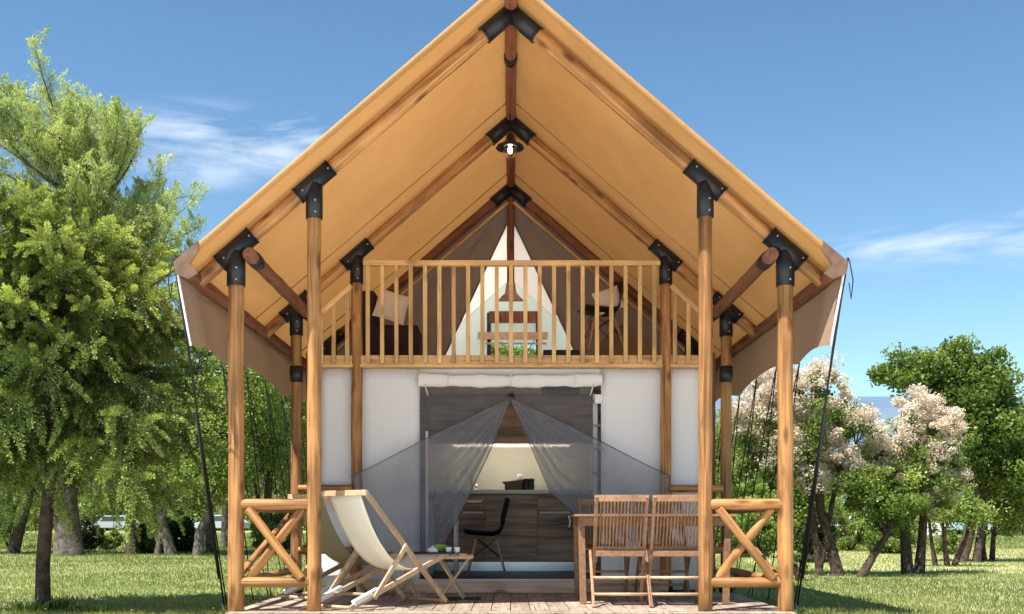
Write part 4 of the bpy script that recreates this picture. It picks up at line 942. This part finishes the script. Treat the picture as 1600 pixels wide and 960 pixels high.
# ladder and poles by the door
ld = empty('loft_ladder', (P(933, 0, 11.0).x, 11.0, kz)); tag(ld, 'dark ladder with a white side rail just inside the right of the doorway', 'ladder')
MB().box((-.02, 0, 1.02), (.045, .03, 1.7)).build('side_rail', M['white_paint'], ld)
MB().box((.10, .25, 1.05), (.03, .05, 2.1)).build('side_rail', M['walnut'], ld)
for i in range(8): MB().box((.04, .10, .35+.24*i), (.16, .30, .02)).build('rung', M['walnut'], ld)
o = MB().box((0, 0, 0), (.075, .05, .09)).build('junction_box', M['white_paint'], loc=P(935, 624, 10.89), bevel=.004); tag(o, 'small white electrical box at the top right of the doorway', 'electrical box')
sp = MB().tube([(0, 0, 0), (0, 0, 1.45)], .014, 10).build('tent_pole', M['white_paint'], loc=(P(667, 0, 10.82).x, 10.82, kz+.03)); tag(sp, 'thin white upright pole at the left edge of the doorway', 'pole')

# ------------------------------------------------------------ loft furniture
sf = empty('armchair', (P(603, 0, 12.2).x, 12.3, ZF-.02)); tag(sf, 'dark plum box armchair at the left of the balcony', 'armchair')
MB().box((.05, 0, .26), (.66, .55, .62)).build('seat_box', M['sofa'], sf, bevel=.03)
MB().box((-.20, .0, .74), (.20, .55, .42)).build('backrest', M['sofa'], sf, bevel=.03)
def pillow(w, h, t):
    def f(u, v):
        a = (u-.5)*2; b = (v-.5)*2; e = (1-a*a)**.5*(1-b*b)**.5 if abs(a) < 1 and abs(b) < 1 else 0; k = 1-.07*(a*a)*(1-b*b)-.0
        kk = 1-.07*(b*b)*(1-a*a); return (a*w/2*(1-.06*(1-b*b)), 0, 0), (b*h/2*(1-.06*(1-a*a))), e
    mb = MB()
    for sg in (-1, 1):
        def g(u, v):
            (x, _, _), z, e = f(u, v); return (x, sg*t/2*e, z)
        mb.grid(g, 14, 14)
    return mb
o = pillow(.36, .34, .13).build('cushion', M['cushion']); o.location = P(612, 479, 12.0); o.rotation_euler = (R(-8), R(16), R(12)); tag(o, 'cream square cushion leaning on the dark armchair', 'cushion', 'cream cushions on the balcony')
o2 = pillow(.32, .27, .12).build('cushion', M['cushion']); o2.location = sc2.location + Vector((.07, -.08, .58)); o2.rotation_euler = (R(-10), R(-20), R(10)); tag(o2, 'cream cushion lying on the black shell chair at the right of the balcony', 'cushion', 'cream cushions on the balcony')
bg = empty('canvas_bundle', (P(975, 0, 12.6).x, 12.6, ZF-.02)); tag(bg, 'slumped bundle of taupe canvas on the balcony floor behind the black chair', 'canvas bundle')
def heap(u, v):
    a = u*2*PI; r = (1-v)**.6; z = v*.55*(1+.2*math.sin(3*a)); return (math.cos(a)*.5*r*(1+.15*math.sin(5*a)), math.sin(a)*.22*r, z+.02)
MB().grid(heap, 40, 10).build('folded_canvas', M['valance'], bg)
ob = MB().box((0, 0, 0), (.40, .2, .1)).build('low_case', M['black'], loc=P(876, 553, 12.3), bevel=.01); tag(ob, 'low black case on the balcony floor right of the cream curtain', 'case')
ob.location.z -= .02
cs = MB().box((0, 0, 0), (.42, .3, .36)).build('case_stand', M['sofa'], loc=(ob.location.x, 12.35, ob.location.z-.24)); tag(cs, 'dark stool under the low black case on the balcony', 'stool')

# ------------------------------------------------------------ porch furniture
def deckchair(loc, rz, label, flip=False):
    root = empty('deck_chair', loc, rz); tag(root, label, 'deck chair', 'folding sling deck chairs')
    B = lambda name, a, b, w, t, mt=M['beech']: seg2(name, a, b, w, t, mt, root)
    A0, A1 = (.53, .02), (-.40, .93); B0, B1 = (-.53, .025), (.52, .405)
    for s in (-1, 1):
        seg2('back_rail', (s*.245, *A0), (s*.245, *A1), .022, .042, M['beech'], root)
        seg2('seat_rail', (s*.215, *B0), (s*.215, *B1), .022, .042, M['beech'], root)
        seg2('prop_leg', (s*.272, .03, .51), (s*.272, -.33, .095), .020, .038, M['beech'], root)
        seg2('foot_cover', (s*.215, -.50, .062), (s*.215, -.24, .155), .042, .040, M['white_paint'], root)
    for a, b, n in (((-.26, *A1), (.26, *A1), 'top_bar'), ((-.24, .53, .03), (.24, .53, .03), 'foot_bar'), ((-.215, -.53, .03), (.215, -.53, .03), 'rear_bar'), ((-.21, *B1), (.21, *B1), 'front_bar'), ((-.27, -.33, .12), (.27, -.33, .12), 'prop_bar')):
        MB().tube([a, b], .0135, 10).build(n, M['beech'], root)
    MB().box((0, -.405, .925), (.53, .025, .045)).build('head_rail', M['beech'], root, bevel=.003)
    def f(u, v):
        p0 = (-.395, .915); p1 = (-.02, .06); p2 = (.50, .41); a = (1-v)**2; b = 2*v*(1-v); c = v*v
        return ((u-.5)*.37*(1-.05*math.sin(PI*v)), a*p0[0]+b*p1[0]+c*p2[0], a*p0[1]+b*p1[1]+c*p2[1] - .02*math.sin(PI*u)*math.sin(PI*v))
    MB().grid(f, 10, 26).build('sling', M['sling'], root, solid=.003)
    return root
def seg2(name, a, b, w, t, mt, parent):
    a = Vector(a); b = Vector(b); mb = MB().bar(a, b, w, t, up=(0, 0, 1)); return mb.build(name, mt, parent, bevel=.003)
dc = deckchair((-1.075, 8.98, 0), R(-39), 'cream sling deck chair on pale wooden frame, the front one beside the folding side table')
d2 = copy_tree(dc); d2.location = (-1.56, 10.05, 0); d2['label'] = 'darker sling deck chair half hidden behind the cream one near the tent wall'
M['sling_dark'] = cloth('dark_sling_canvas', (0.30, 0.27, 0.16), .1, (0.3, 0.27, 0.16))  # rear chair's sling drawn darker than the front one
for ch in bpy.data.objects:
    if ch.parent == d2 and ch.name.startswith('sling'): ch.data = ch.data.copy(); ch.data.materials[0] = M['sling_dark']
# side table
st = empty('folding_side_table', (-.66, 9.85, 0), 0); tag(st, 'low slatted folding side table on crossed wooden legs holding bowl and cups', 'table')
ztb = .405
for i in range(9): MB().box((-.40+.075*i+.03, 0, ztb), (.062, .34, .014)).build('slat', M['beech'], st, bevel=.002)
for s in (-1, 1):
    seg2('side_rail', (-.40, s*.165, ztb-.024), (.32, s*.165, ztb-.024), .02, .03, M['beech'], st)
    seg2('leg', (.02, s*.14, ztb-.04), (.24, s*.14, .01), .035, .018, M['beech'], st); seg2('leg', (.28, s*.16, ztb-.04), (.03, s*.16, .01), .035, .018, M['beech'], st)
    seg2('leg', (-.38, s*.14, ztb-.04), (-.17, s*.14, .01), .035, .018, M['beech'], st); seg2('leg', (-.14, s*.16, ztb-.04), (-.38, s*.16, .01), .035, .018, M['beech'], st)
zt0 = ztb+.008
tr_ = empty('serving_tray', (P(672, 0, 9.8).x, 9.8, zt0)); tag(tr_, 'dark rectangular tray under the cups on the folding side table', 'tray')
MB().box((0, 0, .004), (.42, .24, .008)).build('tray_base', M['black_plastic'], tr_)
for sx, sy, w_, d_ in ((0, 1, .42, .01), (0, -1, .42, .01), (1, 0, .01, .24), (-1, 0, .01, .24)): MB().box((sx*.21, sy*.12, .009), (w_, d_, .012)).build('tray_rim', M['black_plastic'], tr_)
zt1 = zt0+.009
c = P(687, 0, 9.85); o = MB().lathe([(0, 0), (.035, 0), (.05, .02), (.065, .06), (.066, .07), (.06, .07), (.045, .02), (0, .012)], n=22).build('bowl', M['green_glass'], loc=(c.x, 9.87, zt1)); tag(o, 'green ceramic bowl on the side table tray', 'bowl')
c = P(676, 0, 9.75); o = empty('sugar_pot', (c.x, 9.75, zt1)); tag(o, 'squat white pot in front of the green bowl', 'pot')
MB().lathe([(0, 0), (.045, 0), (.05, .01), (.046, .035), (.02, .042)], n=20).build('pot_body', M['porcelain'], o); MB().lathe([(.046, .036), (.03, .045), (.008, .05), (.008, .06), (0, .062)], n=16).build('lid', M['porcelain'], o)
cup(701, 0, 9.76, zt1, M['porcelain'], 'white espresso cup right of the pot, left of the pair', .03, .05)
cup(714, 0, 9.76, zt1, M['porcelain'], 'white espresso cup nearest the right end of the side table', .03, .05)
o = MB().grid(lambda u, v: ((u-.5)*.30*(1+.12*math.sin(v*9)), (v-.5)*.30*(1+.1*math.sin(u*8)), .004+.003*math.sin(u*30)*math.sin(v*27)), 24, 16).build('green_mat', M['mat_green'], loc=(P(722, 0, 9.75).x, 9.85, .003), solid=.008); tag(o, 'dark green grass mat lying on the deck under the side table', 'mat')

# dining table
DT = empty('dining_table', (1.22, 9.60, 0)); tag(DT, 'rectangular slatted teak dining table between the four folding chairs', 'table')
tx = 1.36
for i in range(8): MB().box((0, -.40+.1145*i, .752), (tx, .108, .020)).build('slat', M['teak'], DT, bevel=.003)
for s in (-1, 1): MB().box((0, s*.39, .70), (tx-.10, .022, .075)).build('apron', M['teak'], DT, bevel=.003); MB().box((s*(tx/2-.06), 0, .70), (.022, .76, .075)).build('apron', M['teak'], DT, bevel=.003)
for sx in (-1, 1):
    for sy in (-1, 1): seg2('leg', (sx*(tx/2-.06), sy*.36, .74), (sx*(tx/2-.075), sy*.37, .0), .055, .05, M['teak'], DT)
# folding teak chairs
def fold_chair(loc, rz, label):
    root = empty('folding_chair', loc, rz); tag(root, label, 'chair', 'folding teak chairs around the dining table')
    t0, t1 = Vector((0, -.20, .905)), Vector((0, .24, .0))      # stile line
    for s in (-1, 1):
        seg2('back_stile', (s*.205, t0.y, t0.z), (s*.205, t1.y, t1.z), .026, .034, M['teak'], root)
        seg2('leg', (s*.232, .17, .45), (s*.232, -.22, .0), .022, .034, M['teak'], root)
    at = lambda z: Vector((0, t0.y+(t1.y-t0.y)*(t0.z-z)/t0.z, z))
    def xb(name, z, w, h, dy=0):
        p = at(z); return seg2(name, (-w, p.y+dy, z), (w, p.y+dy, z), .022, h, M['teak'], root)
    xb('top_rail', .888, .222, .055); xb('lower_rail', .475, .20, .035); 
    for i in range(13):
        x = -.168+.028*i; a = at(.865); b = at(.485); seg2('back_slat', (x, a.y, a.z), (x, b.y, b.z), .013, .010, M['teak'], root)
    for i in range(7):
        y = -.03+.052*i; MB().box((0, y, .452), (.40, .040, .014)).build('seat_slat', M['teak'], root, bevel=.002)
    for s in (-1, 1): MB().box((s*.19, .125, .432), (.022, .37, .026)).build('seat_rail', M['teak'], root, bevel=.002)
    MB().box((0, -.06, .435), (.40, .022, .045)).build('rear_seat_rail', M['teak'], root, bevel=.002)
    rl = lambda z: -.22+.39*z/.45
    for z in (.235, .105): MB().tube([(-.225, rl(z), z), (.225, rl(z), z)], .013, 8).build('stretcher', M['beech'], root)
    return root
fc = fold_chair((.902, 9.02, 0), 0, 'slatted teak folding chair in front of the table at its left end')
for loc, rz, lab in (((1.372, 9.02, 0), 0, 'slatted teak folding chair in front of the table, close beside the porch post'),
                     ((.86, 10.17, 0), PI, 'slatted teak folding chair behind the table on its left, facing the lawn'), ((1.42, 10.17, 0), PI, 'slatted teak folding chair behind the table on its right, facing the lawn')):
    c = copy_tree(fc); c.location = loc; c.rotation_euler = (0, 0, rz); c['label'] = lab

# ------------------------------------------------------------ parked vehicles and huts among the trees
M['car_white'] = mat('white_car_paint', (.42, .44, .47), .3, .5); M['car_blue'] = mat('pale_blue_car_paint', (.35, .48, .6), .3, .5); M['car_red'] = mat('red_car_paint', (.5, .03, .02), .3, .5); M['tyre'] = mat('rubber', (.02, .02, .02), .8); M['carglass'] = mat('dark_car_glass', (.04, .06, .08), .08, .6)
def car(loc, rz, mt, label, L=4.2, h=1.45):
    root = empty('parked_car', loc, rz); tag(root, label, 'car'); w = 1.7
    prof = [(-L/2, .35), (-L/2+.05, .80), (-L/2+.9, .93), (-L/2+1.45, h), (L/2-1.0, h), (L/2-.25, .95), (L/2, .85), (L/2, .35)]
    MB().prism(prof, -w/2, w/2).build('body', mt, root, bevel=.06)
    gl = [(-L/2+1.1, .95), (-L/2+1.52, h-.08), (L/2-1.05, h-.08), (L/2-.5, .97)]
    for s in (-1, 1): MB().prism(gl, s*w/2-.01, s*w/2+.012).build('side_window', M['carglass'], root)
    for sx in (-1, 1):
        for sy in (-1, 1): 
            wo_ = MB().tube([(sx*L*.31, sy*(w/2-.16), .32), (sx*L*.31, sy*(w/2+.02), .32)], .32, 18).build('wheel', M['tyre'], root)
            MB().tube([(sx*L*.31, sy*(w/2+.022), .32), (sx*L*.31, sy*(w/2+.03), .32)], .19, 14).build('rim', M['steel'], wo_)
    MB().box((-L/2, 0, .65), (.05, 1.4, .14)).build('headlight', M['porcelain'], root)
def at_g(px, d): return ((px-798)*d/F, d, GZ)
car(at_g(178, 96), R(8), M['car_white'], 'white car half hidden behind tree trunks on the far left')
car(at_g(347, 90), R(-5), M['car_white'], 'white car parked behind the left guy ropes')
car(at_g(1535, 66), R(4), M['car_blue'], 'pale blue car beyond the lawn at the far right')
car(at_g(1580, 68), R(0), M['car_red'], 'red car at the right edge beyond the lawn')
car(at_g(1350, 84), R(4), M['car_white'], 'white car seen behind the leaning trunk on the right')
hu = empty('garden_hut', at_g(1474, 68)); tag(hu, 'small white hut with pitched roof beyond the smoke trees', 'hut')
MB().box((0, 0, .85), (1.5, 1.6, 1.7)).build('wall', M['white_paint'], hu); hu.scale = (1.5, 1.5, 1.1)
MB().prism([(-.9, 1.65), (.9, 1.65), (0, 2.1)], -.9, .9).build('roof', M['roll'], hu); MB().box((.2, -.81, .8), (.5, .03, 1.3)).build('door', M['carglass'], hu)
